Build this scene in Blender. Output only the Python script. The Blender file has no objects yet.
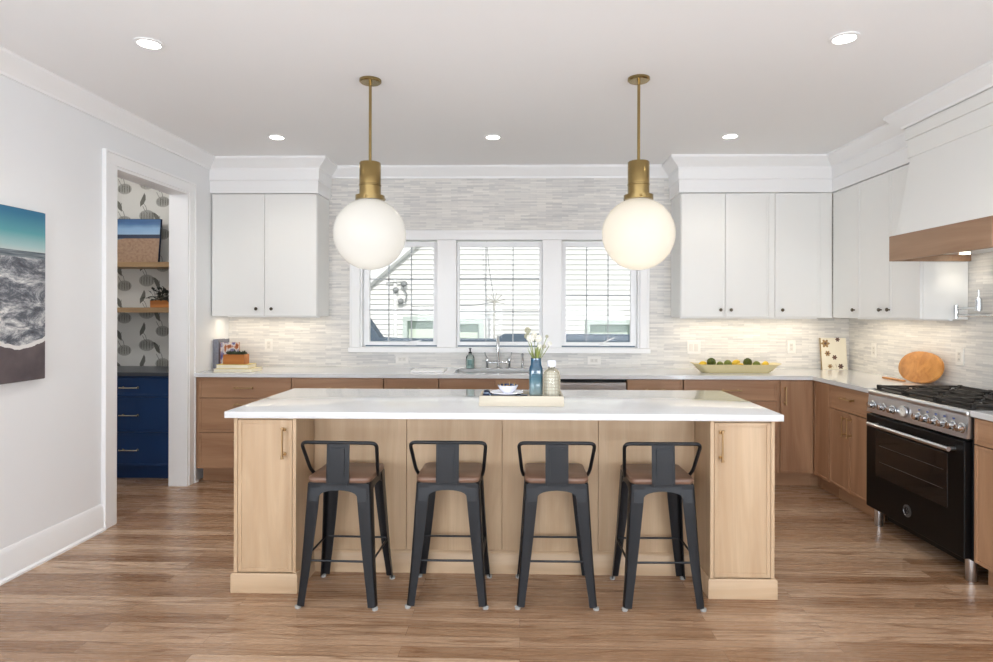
import bpy, bmesh, math, random
from mathutils import Vector, Matrix
R = random.Random(7)
PI = math.pi
sc = bpy.context.scene
C = sc.collection

# ------------------------------------------------------------ camera, world, sun, big lights, exposure
F, YAW, ROLL, CX, CY, H = 611.3061, .0224, .0024, 506.84, 312.37, 1.4122
cd = bpy.data.cameras.new('camera'); cam = bpy.data.objects.new('camera', cd); C.objects.link(cam)
cd.sensor_fit = 'HORIZONTAL'; cd.sensor_width = 36; cd.lens = F / 993 * 36
cd.shift_x = (496.5 - CX) / 993; cd.shift_y = (CY - 331) / 993
cd.clip_start = .05; cd.clip_end = 200
cam.matrix_world = Matrix.Translation((0, 0, H)) @ Matrix.Rotation(YAW, 4, 'Z') @ Matrix.Rotation(PI / 2, 4, 'X') @ Matrix.Rotation(ROLL, 4, 'Z')
sc.camera = cam
sc.view_settings.view_transform = 'Standard'; sc.view_settings.look = 'None'
sc.view_settings.gamma = 1; sc.view_settings.use_curve_mapping = False
sc.view_settings.exposure = 0.44
sc.cycles.use_denoising = True
sc.cycles.max_bounces = 10; sc.cycles.diffuse_bounces = 6; sc.cycles.transparent_max_bounces = 12
sc.cycles.caustics_reflective = False; sc.cycles.caustics_refractive = False
sc.cycles.sample_clamp_indirect = 4

w = bpy.data.worlds.new('world'); sc.world = w; w.use_nodes = True
bg = w.node_tree.nodes['Background']
bg.inputs[0].default_value = (.88, .94, 1, 1); bg.inputs[1].default_value = .8

def light(name, kind, loc, rot, energy, color=(1, 1, 1), size=None, sizey=None, parent=None, spot=None, radius=None):
    d = bpy.data.lights.new(name, kind); o = bpy.data.objects.new(name, d); C.objects.link(o)
    d.energy = energy; d.color = color
    if kind == 'AREA':
        d.shape = 'RECTANGLE'; d.size = size; d.size_y = sizey
    if spot: d.spot_size = spot; d.spot_blend = .6
    if radius is not None: d.shadow_soft_size = radius
    o.location = loc; o.rotation_euler = rot
    if parent: o.parent = parent
    return o
sun = light('sun', 'SUN', (0, -5, 8), (math.radians(68), 0, math.radians(10)), 2.1, (1, .97, .92)); sun.data.angle = .01
# unseen area lights added behind the camera as fill, tilted up to brighten the ceiling
light('rear_fill', 'AREA', (-1.35, -2.33, 1.45), (math.radians(132), 0, 0), 105, (.87, .93, 1), 1.9, 1.7)
light('rear_fill.001', 'AREA', (1.35, -2.33, 1.45), (math.radians(132), 0, 0), 105, (.87, .93, 1), 1.9, 1.7)
light('right_fill', 'AREA', (2.93, -.6, 1.3), (math.radians(118), 0, math.radians(90)), 95, (.86, .93, 1), 2.6, 2.1)
light('left_fill', 'AREA', (-2.66, -.6, 1.45), (math.radians(118), 0, math.radians(-90)), 85, (.86, .93, 1), 2.4, 1.6)

# ------------------------------------------------------------ geometry helper
class MB:
    def __init__(s): s.bm = bmesh.new()
    def box(s, x0, x1, y0, y1, z0, z1, bev=0, mi=0, seg=1, M=None):
        bm = s.bm
        v = [bm.verts.new(p) for p in ((x0, y0, z0), (x1, y0, z0), (x1, y1, z0), (x0, y1, z0), (x0, y0, z1), (x1, y0, z1), (x1, y1, z1), (x0, y1, z1))]
        fs = [bm.faces.new([v[i] for i in q]) for q in ((0, 3, 2, 1), (4, 5, 6, 7), (0, 1, 5, 4), (1, 2, 6, 5), (2, 3, 7, 6), (3, 0, 4, 7))]
        for f in fs: f.material_index = mi
        if M is not None:
            for q in v: q.co = M @ q.co
        if bev > 0:
            es = list({e for f in fs for e in f.edges})
            bmesh.ops.bevel(bm, geom=es, offset=bev, segments=seg, affect='EDGES', profile=.5)
        return s
    def poly(s, pts, mi=0):
        f = s.bm.faces.new([s.bm.verts.new(p) for p in pts]); f.material_index = mi; return s
    def prism(s, pts, d, mi=0, bev=0):
        """closed prism: 3-D polygon pts extruded by vector d"""
        bm = s.bm; d = Vector(d)
        a = [bm.verts.new(p) for p in pts]; b = [bm.verts.new(Vector(p) + d) for p in pts]
        n = len(a); fs = [bm.faces.new(a[::-1]), bm.faces.new(b)]
        for i in range(n): fs.append(bm.faces.new((a[i], a[(i + 1) % n], b[(i + 1) % n], b[i])))
        for f in fs: f.material_index = mi
        if bev: bmesh.ops.bevel(bm, geom=list(fs[0].edges) + list(fs[1].edges), offset=bev, segments=2, affect='EDGES')
        return s
    def loft(s, rings, mi=0, caps=True):
        bm = s.bm; rs = [[bm.verts.new(p) for p in r] for r in rings]; n = len(rs[0])
        for a, b in zip(rs, rs[1:]):
            for i in range(n):
                bm.faces.new((a[i], a[(i + 1) % n], b[(i + 1) % n], b[i])).material_index = mi
        if caps:
            bm.faces.new(rs[0][::-1]).material_index = mi; bm.faces.new(rs[-1]).material_index = mi
        return s
    def lathe(s, prof, c=(0, 0, 0), n=32, mi=0, M=None, sx=1, sy=1):
        rings = []
        for r, z in prof:
            r = max(r, 1e-5); ring = []
            for i in range(n):
                a = 2 * PI * i / n; p = Vector((r * math.cos(a) * sx, r * math.sin(a) * sy, z))
                if M is not None: p = M @ p
                ring.append(p + Vector(c))
            rings.append(ring)
        return s.loft(rings, mi)
    def tube(s, pts, r, n=10, mi=0, rs=None):
        pts = [Vector(p) for p in pts]; rings = []; up = None
        for i, p in enumerate(pts):
            a = pts[max(i - 1, 0)]; b = pts[min(i + 1, len(pts) - 1)]; t = (b - a).normalized()
            if up is None:
                up = Vector((0, 0, 1)) if abs(t.z) < .9 else Vector((0, 1, 0))
            u = (up - t * up.dot(t)).normalized(); up = u; v = t.cross(u); rr = rs[i] if rs else r
            rings.append([p + u * rr * math.cos(2 * PI * k / n) + v * rr * math.sin(2 * PI * k / n) for k in range(n)])
        return s.loft(rings, mi)
    def ball(s, c, r, mi=0, n=20, m=12, sc3=(1, 1, 1), M=None, fn=None):
        rings = []
        for j in range(m + 1):
            t = PI * j / m
            ring = []
            for i in range(n):
                a = 2 * PI * i / n; d = Vector((math.sin(t) * math.cos(a), math.sin(t) * math.sin(a), -math.cos(t)))
                if j in (0, m): d = Vector((1e-4 * math.cos(a), 1e-4 * math.sin(a), d.z))
                q = r * (fn(a, t) if fn else 1); p = Vector((d.x * q * sc3[0], d.y * q * sc3[1], d.z * q * sc3[2]))
                if M is not None: p = M @ p
                ring.append(p + Vector(c))
            rings.append(ring)
        return s.loft(rings, mi)
    def sweep(s, path, prof, mi=0):
        """profile (offset to the right of travel, z) swept with mitres along an XY path"""
        P = [Vector(p) for p in path]; rings = []
        for i, p in enumerate(P):
            d0 = (P[i] - P[i - 1]).normalized() if i else (P[1] - P[0]).normalized()
            d1 = (P[i + 1] - P[i]).normalized() if i < len(P) - 1 else d0
            n0 = Vector((d0.y, -d0.x)); n1 = Vector((d1.y, -d1.x)); m = (n0 + n1)
            m = m / m.dot(n0) if m.length > 1e-6 else n0
            rings.append([(p.x + m.x * o, p.y + m.y * o, z) for o, z in prof])
        return s.loft(rings, mi)
    def build(s, name, mats, parent=None, loc=None, smooth=True, ang=35, rot=None):
        bmesh.ops.recalc_face_normals(s.bm, faces=s.bm.faces)
        me = bpy.data.meshes.new(name); s.bm.to_mesh(me); s.bm.free()
        for m in (mats if isinstance(mats, (list, tuple)) else [mats]): me.materials.append(m)
        if smooth:
            for p in me.polygons: p.use_smooth = True
            me.set_sharp_from_angle(angle=math.radians(ang))
        o = bpy.data.objects.new(name, me); C.objects.link(o)
        if parent: o.parent = parent
        if loc: o.location = loc
        if rot: o.rotation_euler = rot
        return o

def tag(o, label, cat, group=None):
    o['label'] = label; o['category'] = cat
    if group: o['group'] = group
    return o
def thing(name, label, cat, loc=(0, 0, 0), rotz=0, group=None):
    o = bpy.data.objects.new(name, None); C.objects.link(o); o.empty_display_size = .1
    o.location = loc; o.rotation_euler = (0, 0, rotz); return tag(o, label, cat, group)
def struct(o): o['kind'] = 'structure'; return o
def copy_tree(o, parent=None):
    c = o.copy(); C.objects.link(c)
    if parent: c.parent = parent
    for ch in [x for x in allchildren.get(o.name, [])]: copy_tree(ch, c)
    return c
allchildren = {}
def index_children():
    allchildren.clear()
    for o in C.objects:
        if o.parent: allchildren.setdefault(o.parent.name, []).append(o)

# ------------------------------------------------------------ materials
def lin(c):
    if isinstance(c, str):
        c = [int(c[i:i + 2], 16) / 255 for i in (0, 2, 4)]
        c = [x / 12.92 if x <= .04045 else ((x + .055) / 1.055) ** 2.4 for x in c]
    return (*c, 1)
class NT:
    def __init__(s, name):
        s.m = bpy.data.materials.new(name); s.m.use_nodes = True; s.t = s.m.node_tree
        s.b = s.t.nodes['Principled BSDF']; s.out = s.t.nodes['Material Output']
    def n(s, typ, ins=None, **kw):
        nd = s.t.nodes.new('ShaderNode' + typ)
        for k, v in kw.items(): setattr(nd, k, v)
        for k, v in (ins or {}).items(): s.set(nd.inputs[k], v)
        return nd
    def set(s, sock, v):
        if isinstance(v, bpy.types.NodeSocket): s.t.links.new(v, sock)
        else: sock.default_value = v
    def math(s, op, a, b=0, c=None):
        nd = s.n('Math', {0: a, 1: b}, operation=op)
        if c is not None: s.set(nd.inputs[2], c)
        return nd.outputs[0]
    def ramp(s, f, stops, interp='LINEAR'):
        nd = s.n('ValToRGB', {0: f}); cr = nd.color_ramp; cr.interpolation = interp
        while len(cr.elements) < len(stops): cr.elements.new(.5)
        for e, (p, c) in zip(cr.elements, stops): e.position = p; e.color = lin(c)
        return nd.outputs[0]
    def mix(s, f, a, b, bt='MIX'):
        nd = s.n('Mix', data_type='RGBA', blend_type=bt)
        s.set(nd.inputs[0], f); s.set(nd.inputs[6], a); s.set(nd.inputs[7], b); return nd.outputs[2]
    def obj(s): return s.n('TexCoord').outputs['Object']
    def mapping(s, v, scale=(1, 1, 1), rot=(0, 0, 0), loc=(0, 0, 0)):
        return s.n('Mapping', {0: v, 1: loc, 2: rot, 3: scale}).outputs[0]
    def noise(s, v, scale, detail=3, rough=.5, dist=0):
        return s.n('TexNoise', {'Vector': v, 'Scale': scale, 'Detail': detail, 'Roughness': rough, 'Distortion': dist}).outputs[0]
    def bsdf(s, **k):
        for a, v in k.items(): s.set(s.b.inputs[a.replace('_', ' ')], v)
        return s
def mat(name, col, rough=.5, metal=0, var=0, scale=8, bump=0, bscale=60, coat=0, spec=.5):
    t = NT(name); c = lin(col); t.bsdf(Roughness=rough, Metallic=metal)
    t.b.inputs['Coat Weight'].default_value = coat; t.b.inputs['Specular IOR Level'].default_value = spec
    v = t.obj(); nz = t.noise(v, scale, 3)
    k = 1 - var; d = (c[0] * k, c[1] * k, c[2] * k, 1)
    t.set(t.b.inputs['Base Color'], t.mix(nz, c, d))
    if bump:
        b = t.n('Bump', {'Height': t.noise(v, bscale, 4), 'Strength': bump, 'Distance': .002}); t.set(t.b.inputs['Normal'], b.outputs[0])
    return t.m
def wood(name, c1, c2, axis='Z', rough=.45, ring=9, dark=.8):
    t = NT(name); inf = t.n('ObjectInfo').outputs['Random']; v = t.obj()
    off = t.n('CombineXYZ', {0: t.math('MULTIPLY', inf, 17), 1: t.math('MULTIPLY', inf, 9), 2: t.math('MULTIPLY', inf, 31)}).outputs[0]
    v = t.n('VectorMath', {0: v, 1: off}, operation='ADD').outputs[0]
    s = {'Z': (1, 1, .09), 'X': (.09, 1, 1), 'Y': (1, .09, 1)}[axis]
    a = t.noise(t.mapping(v, s), ring, 4, .55, 1.2); b = t.noise(t.mapping(v, [q if q == 1 else q * .3 for q in s]), 140, 2, .6)
    col = t.ramp(a, [(.3, c1), (.72, c2)]); k = dark
    col = t.mix(t.n('MapRange', {0: b, 1: .45, 2: .75, 3: 0, 4: .55}).outputs[0], col, lin([x * k for x in lin(c1)[:3]]))
    t.bsdf(Roughness=rough); t.set(t.b.inputs['Base Color'], col)
    bm = t.n('Bump', {'Height': b, 'Strength': .12, 'Distance': .001}); t.set(t.b.inputs['Normal'], bm.outputs[0])
    return t.m
def emis(name, col, st):
    t = NT(name); t.bsdf(Roughness=.5); t.set(t.b.inputs['Base Color'], lin(col)); t.set(t.b.inputs['Emission Color'], lin(col)); t.b.inputs['Emission Strength'].default_value = st; return t.m
def glass(name, tint='ffffff', gl=.06, rough=.02):
    t = NT(name); a = t.n('BsdfTransparent', {0: lin(tint)}); g = t.n('BsdfGlossy', {'Roughness': rough}); 
    fr = t.n('Fresnel', {0: 1.45}); m = t.n('MixShader', {0: t.math('MULTIPLY', fr.outputs[0], gl * 16), 1: a.outputs[0], 2: g.outputs[0]})
    t.set(t.out.inputs[0], m.outputs[0]); return t.m

M = {}
M['wall'] = mat('wall_paint', 'e6e7e8', .75, var=.015, bump=.05, bscale=300)
M['ceil'] = mat('ceiling_paint', 'ededed', .85, var=.01)
M['trim'] = mat('trim_paint', 'ececec', .4, var=.01)
M['cab'] = mat('cabinet_paint', 'e8e8e5', .42, var=.01)
M['quartz'] = mat('white_quartz', 'd6d7d8', .045, var=.03, scale=5, spec=.6)
M['oakV'] = wood('lit_oak_upright_grain', 'c4aa8b', 'ad9070', 'Z')  # island oak: base colour lightened for the stronger light on it
M['oakH'] = wood('lit_oak_level_grain', 'c4aa8b', 'ad9070', 'X')
M['nutV'] = wood('shaded_oak_upright_grain', 'b28c6c', '91694c', 'Z')  # cabinet oak: base colour kept darker for the weaker light there
M['nutH'] = wood('shaded_oak_level_grain', 'b28c6c', '91694c', 'X')
M['hoodY'] = wood('hood_band_oak', 'a5856a', '86664c', 'Y')
M['seat'] = wood('walnut_seat', '7c5f4e', '5d4436', 'X', .35)
M['board'] = wood('honey_wood', 'cc8f48', 'a46527', 'Y', .4, 14)
M['shelf'] = wood('shelf_oak', 'a98b66', '8a6d4b', 'X')
M['crate'] = wood('orange_wood', 'c9823f', '9d5c26', 'X')
M['traywd'] = wood('whitewashed_wood', 'cfc6b4', 'b8ad99', 'X', .6)
M['brass'] = mat('aged_brass', 'a08a5c', .2, 1, var=.1)
M['champ'] = mat('champagne_metal', 'b79a72', .3, 1)
M['bronze'] = mat('dark_bronze_knob', '5b5348', .35, .9)
M['steel'] = mat('brushed_steel', 'd6d7da', .28, 1, var=.1, scale=20)
M['chrome'] = mat('chrome', 'd4d6d8', .12, 1)
M['black'] = mat('matte_black_enamel', '050506', .4, 0, var=.05, spec=.22)
M['iron'] = mat('cast_iron', '26221f', .55, .2, bump=.2, bscale=300)
M['stool'] = mat('gunmetal_powder_coat', '12151a', .38, .3, var=.1, bump=.05, bscale=200)
M['blue'] = mat('navy_paint', '0f3563', .4, var=.05)
M['slate'] = mat('dark_grey_counter', '474b52', .3, var=.15)
M['plate'] = mat('outlet_plastic', 'e2dfd9', .35)
M['slot'] = mat('socket_grey', 'd6d2cb', .5)
M['darkslot'] = mat('dark_slot', '77736d', .6)
M['leaf'] = mat('deep_green_leaf', '3d4a34', .5, var=.5, scale=30)
M['leafd'] = mat('grey_green_leaf', '3c423d', .5, var=.4, scale=30)
M['stem'] = mat('fresh_green_stem', '93a054', .5, var=.3, scale=30)
M['petal'] = mat('white_petal', 'eceade', .7, var=.12, scale=60, bump=.4, bscale=200)
M['bud'] = mat('pale_grey_bud', 'b9b8a0', .7, var=.3, scale=60)
M['lemon'] = mat('lemon_rind', 'e2bc2c', .4, var=.15, bump=.3, bscale=200)
M['lime'] = mat('green_rind', '75802c', .5, var=.4, scale=25, bump=.3, bscale=120)
M['arti'] = mat('artichoke_green', '55621f', .6, var=.5, scale=30)
M['cream'] = mat('cream_wood', 'd8cba0', .6, var=.1)
M['paper'] = mat('page_white', 'efe8d4', .8, var=.05)
M['navy'] = mat('navy_cloth', '1d2c45', .9, var=.3, scale=80)
M['china'] = mat('white_glazed_china', 'e4e5ee', .15)
M['rattan'] = mat('pale_rattan', 'd2c8b0', .7, var=.25, scale=60)
M['rubber'] = mat('grey_rubber', '9b9b98', .7)
M['dark'] = mat('dark_recess', '181614', .8)
M['glass'] = glass('window_glass', 'fafafa', .016)
M['bars'] = mat('backlit_glazing_bar', 'a9adb0', .4)  # backlit shade of the bars put into their base colour
M['wwhite'] = mat('white_window_vinyl', 'eeeff0', .35)

def floor_mat():
    t = NT('oak_floor'); v = t.obj()
    br = t.n('TexBrick', {'Vector': v, 'Color1': (0, 0, 0, 1), 'Color2': (1, 1, 1, 1), 'Mortar': (.5, .5, .5, 1), 'Scale': 1, 'Mortar Size': .0009, 'Mortar Smooth': .1, 'Bias': 0, 'Brick Width': 1.35, 'Row Height': .083}, offset=.37, offset_frequency=2)
    bw = t.n('SeparateColor', {0: br.outputs[0]}).outputs[0]
    off = t.n('CombineXYZ', {0: t.math('MULTIPLY', bw, 37), 1: t.math('MULTIPLY', bw, 11), 2: t.math('MULTIPLY', bw, 7)}).outputs[0]
    p = t.n('VectorMath', {0: v, 1: off}, operation='ADD').outputs[0]
    a = t.noise(t.mapping(p, (.16, 2.6, 1)), 3.0, 2, .5, .5)
    rings = t.math('FRACT', t.math('MULTIPLY', a, 7)); rings = t.math('ABSOLUTE', t.math('SUBTRACT', rings, .5))
    fine = t.noise(t.mapping(p, (.8, 16, 1)), 6, 3, .6)
    c = t.ramp(bw, [(0, '9d7c60'), (.3, 'b4957a'), (.6, '8f6e53'), (.8, 'ab8b70'), (1, 'c3a68b')])
    g = t.n('MapRange', {0: rings, 1: .0, 2: .16, 3: .75, 4: 0}).outputs[0]
    c = t.mix(g, c, lin('7a573b')); 
    c = t.mix(t.n('MapRange', {0: fine, 1: .5, 2: .75, 3: 0, 4: .55}).outputs[0], c, lin('735439'))
    c = t.mix(t.math('MULTIPLY', br.outputs[1], .75), c, lin('4c3524'))
    t.set(t.b.inputs['Base Color'], c)
    t.set(t.b.inputs['Roughness'], t.n('MapRange', {0: fine, 1: 0, 2: 1, 3: .2, 4: .34}).outputs[0])
    b = t.n('Bump', {'Height': t.math('SUBTRACT', fine, t.math('MULTIPLY', br.outputs[1], 2)), 'Strength': .12, 'Distance': .001}); t.set(t.b.inputs['Normal'], b.outputs[0])
    return t.m
M['floor'] = floor_mat()
def stone_mat(name, rot):
    t = NT(name); v = t.obj()
    sx = t.n('SeparateXYZ', {0: v})
    u = sx.outputs[0] if rot == 0 else sx.outputs[1]
    v = t.n('CombineXYZ', {0: u, 1: sx.outputs[2], 2: 0}).outputs[0]
    wob = t.noise(t.mapping(v, (3, 60, 1)), 1, 2)
    def bk(wd, h, off, sh):
        return t.n('TexBrick', {'Vector': t.mapping(v, loc=(sh, sh * .3, 0)), 'Color1': (0, 0, 0, 1), 'Color2': (1, 1, 1, 1), 'Mortar': (.5, .5, .5, 1), 'Scale': 1, 'Mortar Size': .0009, 'Mortar Smooth': .2, 'Brick Width': wd, 'Row Height': h}, offset=off, offset_frequency=2)
    a = bk(.145, .016, .41, 0); b = bk(.31, .016, .29, .77)
    av = t.n('SeparateColor', {0: a.outputs[0]}).outputs[0]; bv = t.n('SeparateColor', {0: b.outputs[0]}).outputs[0]
    f = t.math('ADD', t.math('MULTIPLY', av, .6), t.math('MULTIPLY', bv, .4))
    vein = t.noise(t.mapping(v, (6, 60, 1)), 1.6, 4, .65)
    f = t.math('ADD', t.math('MULTIPLY', f, .62), t.math('MULTIPLY', vein, .42))
    c = t.ramp(f, [(.12, 'b1b0af'), (.38, 'cbc9c6'), (.6, 'dad7d1'), (.85, 'e6e3de')])
    c = t.mix(t.math('MULTIPLY', a.outputs[1], .35), c, lin('a6a4a0'))
    t.set(t.b.inputs['Base Color'], c); t.bsdf(Roughness=.38)
    bp = t.n('Bump', {'Height': f, 'Strength': .35, 'Distance': .003}); t.set(t.b.inputs['Normal'], bp.outputs[0])
    return t.m
M['stoneX'] = stone_mat('stone_mosaic_facing_room', 0)
M['stoneY'] = stone_mat('stone_mosaic_side_wall', 1)
def globe_mat():
    t = NT('frosted_globe_glass')
    a = t.n('BsdfTranslucent', {0: (.78, .78, .76, 1)}); d = t.n('BsdfDiffuse', {0: (.62, .62, .61, 1)}); g = t.n('BsdfGlossy', {1: .25})
    tr = t.n('BsdfTransparent', {0: (1, .98, .93, 1)})
    m1 = t.n('MixShader', {0: .5, 1: a.outputs[0], 2: d.outputs[0]})
    m2 = t.n('MixShader', {0: t.math('MULTIPLY', t.n('Fresnel', {0: 1.4}).outputs[0], .6), 1: m1.outputs[0], 2: g.outputs[0]})
    t.set(t.out.inputs[0], m2.outputs[0]); return t.m
M['globe'] = globe_mat()
def shore_mat():       # big canvas: teal sky, surf, dark sand. local x runs along the picture, z up, 0..1 tall
    t = NT('shore_photo_print'); v = t.obj(); s = t.n('SeparateXYZ', {0: v}); x, z = s.outputs[0], s.outputs[2]
    sky = t.ramp(z, [(.70, 'b9c4c2'), (.725, '9fbdbd'), (.80, '55979f'), (.9, '2f6f8f'), (1, '24567d')])
    n1 = t.noise(t.mapping(v, (1, 1, 2.0)), 5.5, 12, .78, .5)
    surf = t.ramp(n1, [(.40, '3f424a'), (.48, '5f636b'), (.54, '9b9da1'), (.62, 'dcdcda')])
    sea = t.ramp(t.noise(t.mapping(v, (2, 1, 40)), 3, 4), [(.35, '39444e'), (.7, '8d979c')])
    sand = t.ramp(t.noise(v, 9, 4), [(.3, '4c4448'), (.8, '665c5e')])
    edge = t.math('ADD', t.math('ADD', t.math('MULTIPLY', t.math('SINE', t.math('MULTIPLY', x, 9.5)), .045), .20), t.math('MULTIPLY', t.noise(v, 14, 3), .03))
    c = t.mix(t.math('GREATER_THAN', z, .665), surf, sea); c = t.mix(t.math('GREATER_THAN', z, .70), c, sky)
    de = t.math('SUBTRACT', z, edge)
    c = t.mix(t.math('LESS_THAN', de, .022), c, lin('dcdad7')); c = t.mix(t.math('LESS_THAN', de, 0), c, sand)
    t.set(t.b.inputs['Base Color'], c); t.bsdf(Roughness=.55); return t.m
def beach_mat():
    t = NT('beach_photo_print'); v = t.obj(); s = t.n('SeparateXYZ', {0: v}); x, z = s.outputs[0], s.outputs[2]
    h = .4
    zz = t.math('DIVIDE', z, h)
    sky = t.ramp(t.math('ADD', zz, t.math('MULTIPLY', t.noise(t.mapping(v, (3, 1, 12)), 2, 3), .12)), [(.62, '9fb9cf'), (.85, '7fa3c6'), (.95, '4a719c'), (1.05, '3b608c')])
    sand = t.ramp(t.noise(v, 40, 4), [(.3, '8a6e58'), (.75, 'a88a70')])
    line = t.math('ADD', t.math('MULTIPLY', x, .45), .26)      # shoreline rising to the right
    c = t.mix(t.math('GREATER_THAN', zz, .62), t.mix(t.math('GREATER_THAN', zz, t.math('ADD', line, .18)), sand, lin('6b7680')), sky)
    c = t.mix(t.math('MULTIPLY', t.math('GREATER_THAN', zz, .56), t.math('LESS_THAN', zz, .65)), c, lin('27334a'))
    t.set(t.b.inputs['Base Color'], c); t.bsdf(Roughness=.5); return t.m
def vase_mat():
    t = NT('blue_ombre_glass'); z = t.n('SeparateXYZ', {0: t.obj()}).outputs[2]
    c = t.ramp(t.math('DIVIDE', z, .235), [(.1, 'cfe0e2'), (.38, '6d9fae'), (.6, '2a6482'), (1, '1d4f70')])
    a = t.n('BsdfTransparent', {0: c}); d = t.n('BsdfDiffuse', {0: c}); g = t.n('BsdfGlossy', {1: .05})
    m = t.n('MixShader', {0: t.math('ADD', t.math('MULTIPLY', z, 2.2), .25), 1: a.outputs[0], 2: d.outputs[0]})
    m = t.n('MixShader', {0: .08, 1: m.outputs[0], 2: g.outputs[0]}); t.set(t.out.inputs[0], m.outputs[0]); return t.m
M['shore'] = shore_mat(); M['beach'] = beach_mat(); M['vase'] = vase_mat()
M['soapglass'] = glass('clear_teal_soap_bottle', 'eff7f5', .06)
M['clearjar'] = glass('clear_jar_glass', 'fafbf8', .06)
M['navyband'] = mat('navy_glaze', '2b3f6b', .2)

# ------------------------------------------------------------ room shell
XL, XR, YB, ZC = -2.70, 2.973, 5.60, 2.743
ob = MB().box(-4.4, 3.2, -2.5, 5.75, -.06, 0).build('floor', M['floor']); struct(ob)
struct(MB().box(-4.4, 3.2, -2.5, 5.75, ZC, ZC + .08).build('ceiling', M['ceil']))
# back wall with the window opening
WX0, WX1, WZ0, WZ1 = -1.49, 1.10, 1.075, 2.095
m = MB()
for a in ((XL - .15, WX0, 0, ZC), (WX1, XR + .12, 0, ZC), (WX0, WX1, 0, WZ0), (WX0, WX1, WZ1, ZC)): m.box(a[0], a[1], YB, YB + .14, a[2], a[3])
struct(m.build('wall_back', M['stoneX']))
m = MB().box(XR, XR + .12, 2.2, YB, 0, ZC, mi=1)
m.box(XR, XR + .12, -2.5, 2.2, 0, ZC)
struct(m.build('wall_right', [M['wall'], M['stoneY']]))
# left wall with the pantry opening
DY0, DY1, DZ = 4.00, 4.895, 2.375
m = MB()
for a in ((-2.5, DY0, 0, ZC), (DY1, YB, 0, ZC), (DY0, DY1, DZ, ZC)): m.box(XL - .14, XL, a[0], a[1], a[2], a[3])
struct(m.build('wall_left', M['wall']))
m = MB()
m.box(XL - .14, XR + .12, -2.5, -2.42, 0, ZC)
struct(m.build('wall_rear', M['wall']))
# pantry shell with the printed paper
m = MB(); PB = YB
m.box(-4.4, XL - .14, PB, PB + .14, 0, ZC)
def motif(f, pts): m.prism([(x, PB - .0006, z) for x, z in pts], (0, .0005, 0), mi=f)
def ell(cx, cz, rx, rz, n=14, rot=0):
    return [(cx + rx * math.cos(2 * PI * i / n) * math.cos(rot) - rz * math.sin(2 * PI * i / n) * math.sin(rot), cz + rx * math.cos(2 * PI * i / n) * math.sin(rot) + rz * math.sin(2 * PI * i / n) * math.cos(rot)) for i in range(n)]
def strip(pts, w):
    for i in range(len(pts) - 1):
        a, b = Vector(pts[i]), Vector(pts[i + 1]); d = (b - a).normalized() * w; q = Vector((-d.y, d.x))
        motif(2, [a - q, b - q, b + q, a + q])
px, pz = .36, .40
for i in range(-1, 5):
    for j in range(0, 8):
        ox, oz = -4.25 + i * px, .75 + j * pz * .75 + (i % 2) * .12
        if ox > -2.75: continue
        for (dx, dz, s) in ((.06, .05, 1), (.21, .18, .9)):
            cx, cz = ox + dx, oz + dz
            if cx > -2.92 or cx < -4.3: continue
            motif(1, ell(cx, cz, .074 * s, .056 * s))
            for k in range(-2, 3): motif(2, ell(cx + k * .026 * s, cz, .004, .047 * s * (1 - abs(k) * .1), 8))
            strip([(cx, cz + .045 * s), (cx - .01, cz + .085), (cx - .035, cz + .12), (cx - .03, cz + .17)], .0022)
        for (dx, dz, r) in ((.15, .03, .5), (.02, .2, -.35)):
            cx, cz = ox + dx, oz + dz
            if cx > -2.9 or cx < -4.3: continue
            L = [(0, -.07), (.022, -.03), (.026, .01), (.012, .045), (-.008, .065), (-.012, .02), (-.016, -.03)]
            motif(2, [(cx + x * math.cos(r) - z * math.sin(r), cz + x * math.sin(r) + z * math.cos(r)) for x, z in L])
            strip([(cx, cz - .06), (cx + .02, cz - .1), (cx + .05, cz - .13)], .002)
M['wp'] = mat('wallpaper_ground', 'd9d8d2', .8, var=.03); M['wp1'] = mat('wallpaper_pale_motif', 'b3b2ab', .8, var=.1); M['wp2'] = mat('wallpaper_grey_motif', '77776f', .8, var=.1)
struct(m.build('wall_pantry_back', [M['wp'], M['wp1'], M['wp2']], smooth=False))
struct(MB().box(-4.4, -4.28, 3.2, PB, 0, ZC).build('wall_pantry_left', M['wall']))
struct(MB().box(-4.28, XL - .14, 3.1, 3.2, 0, ZC).build('wall_pantry_front', M['wall']))
# casing of the opening: liner, flat boards and back band
m = MB()
m.box(XL - .142, XL + .012, DY0 - .002, DY0 + .016, 0, DZ - .016); m.box(XL - .142, XL + .012, DY1 - .016, DY1 + .002, 0, DZ - .016); m.box(XL - .142, XL + .012, DY0 - .002, DY1 + .002, DZ - .016, DZ + .002)
for x0, x1, w in ((XL, XL + .02, .105),):
    m.box(x0, x1, DY0 - w, DY0 - .003, 0, DZ + .003, .002); m.box(x0, x1, DY1 + .003, DY1 + .075, 0, DZ + .003, .002)
    m.box(x0, x1, DY0 - w, DY1 + .075, DZ + .0032, DZ + .075, .002)
m.box(XL, XL + .028, DY0 - .118, DY0 - .1052, 0, DZ + .09, .002); m.box(XL, XL + .028, DY1 + .0752, DY1 + .088, 0, DZ + .09, .002); m.box(XL, XL + .028, DY0 - .105, DY1 + .075, DZ + .0752, DZ + .09, .002)
struct(m.build('door_1', M['trim']))
bp = [(0, 0), (.03, 0), (.03, .012), (.018, .022), (.018, .125), (.014, .135), (.014, .15), (.006, .165), (.004, .172), (0, .172)]
struct(MB().sweep([(XL, -2.42), (XL, DY0 - .118)], bp).build('baseboard_left', M['trim']))
struct(MB().sweep([(XL, DY1 + .088), (XL, 5.02)], bp).build('baseboard_left_stub', M['trim']))
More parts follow.
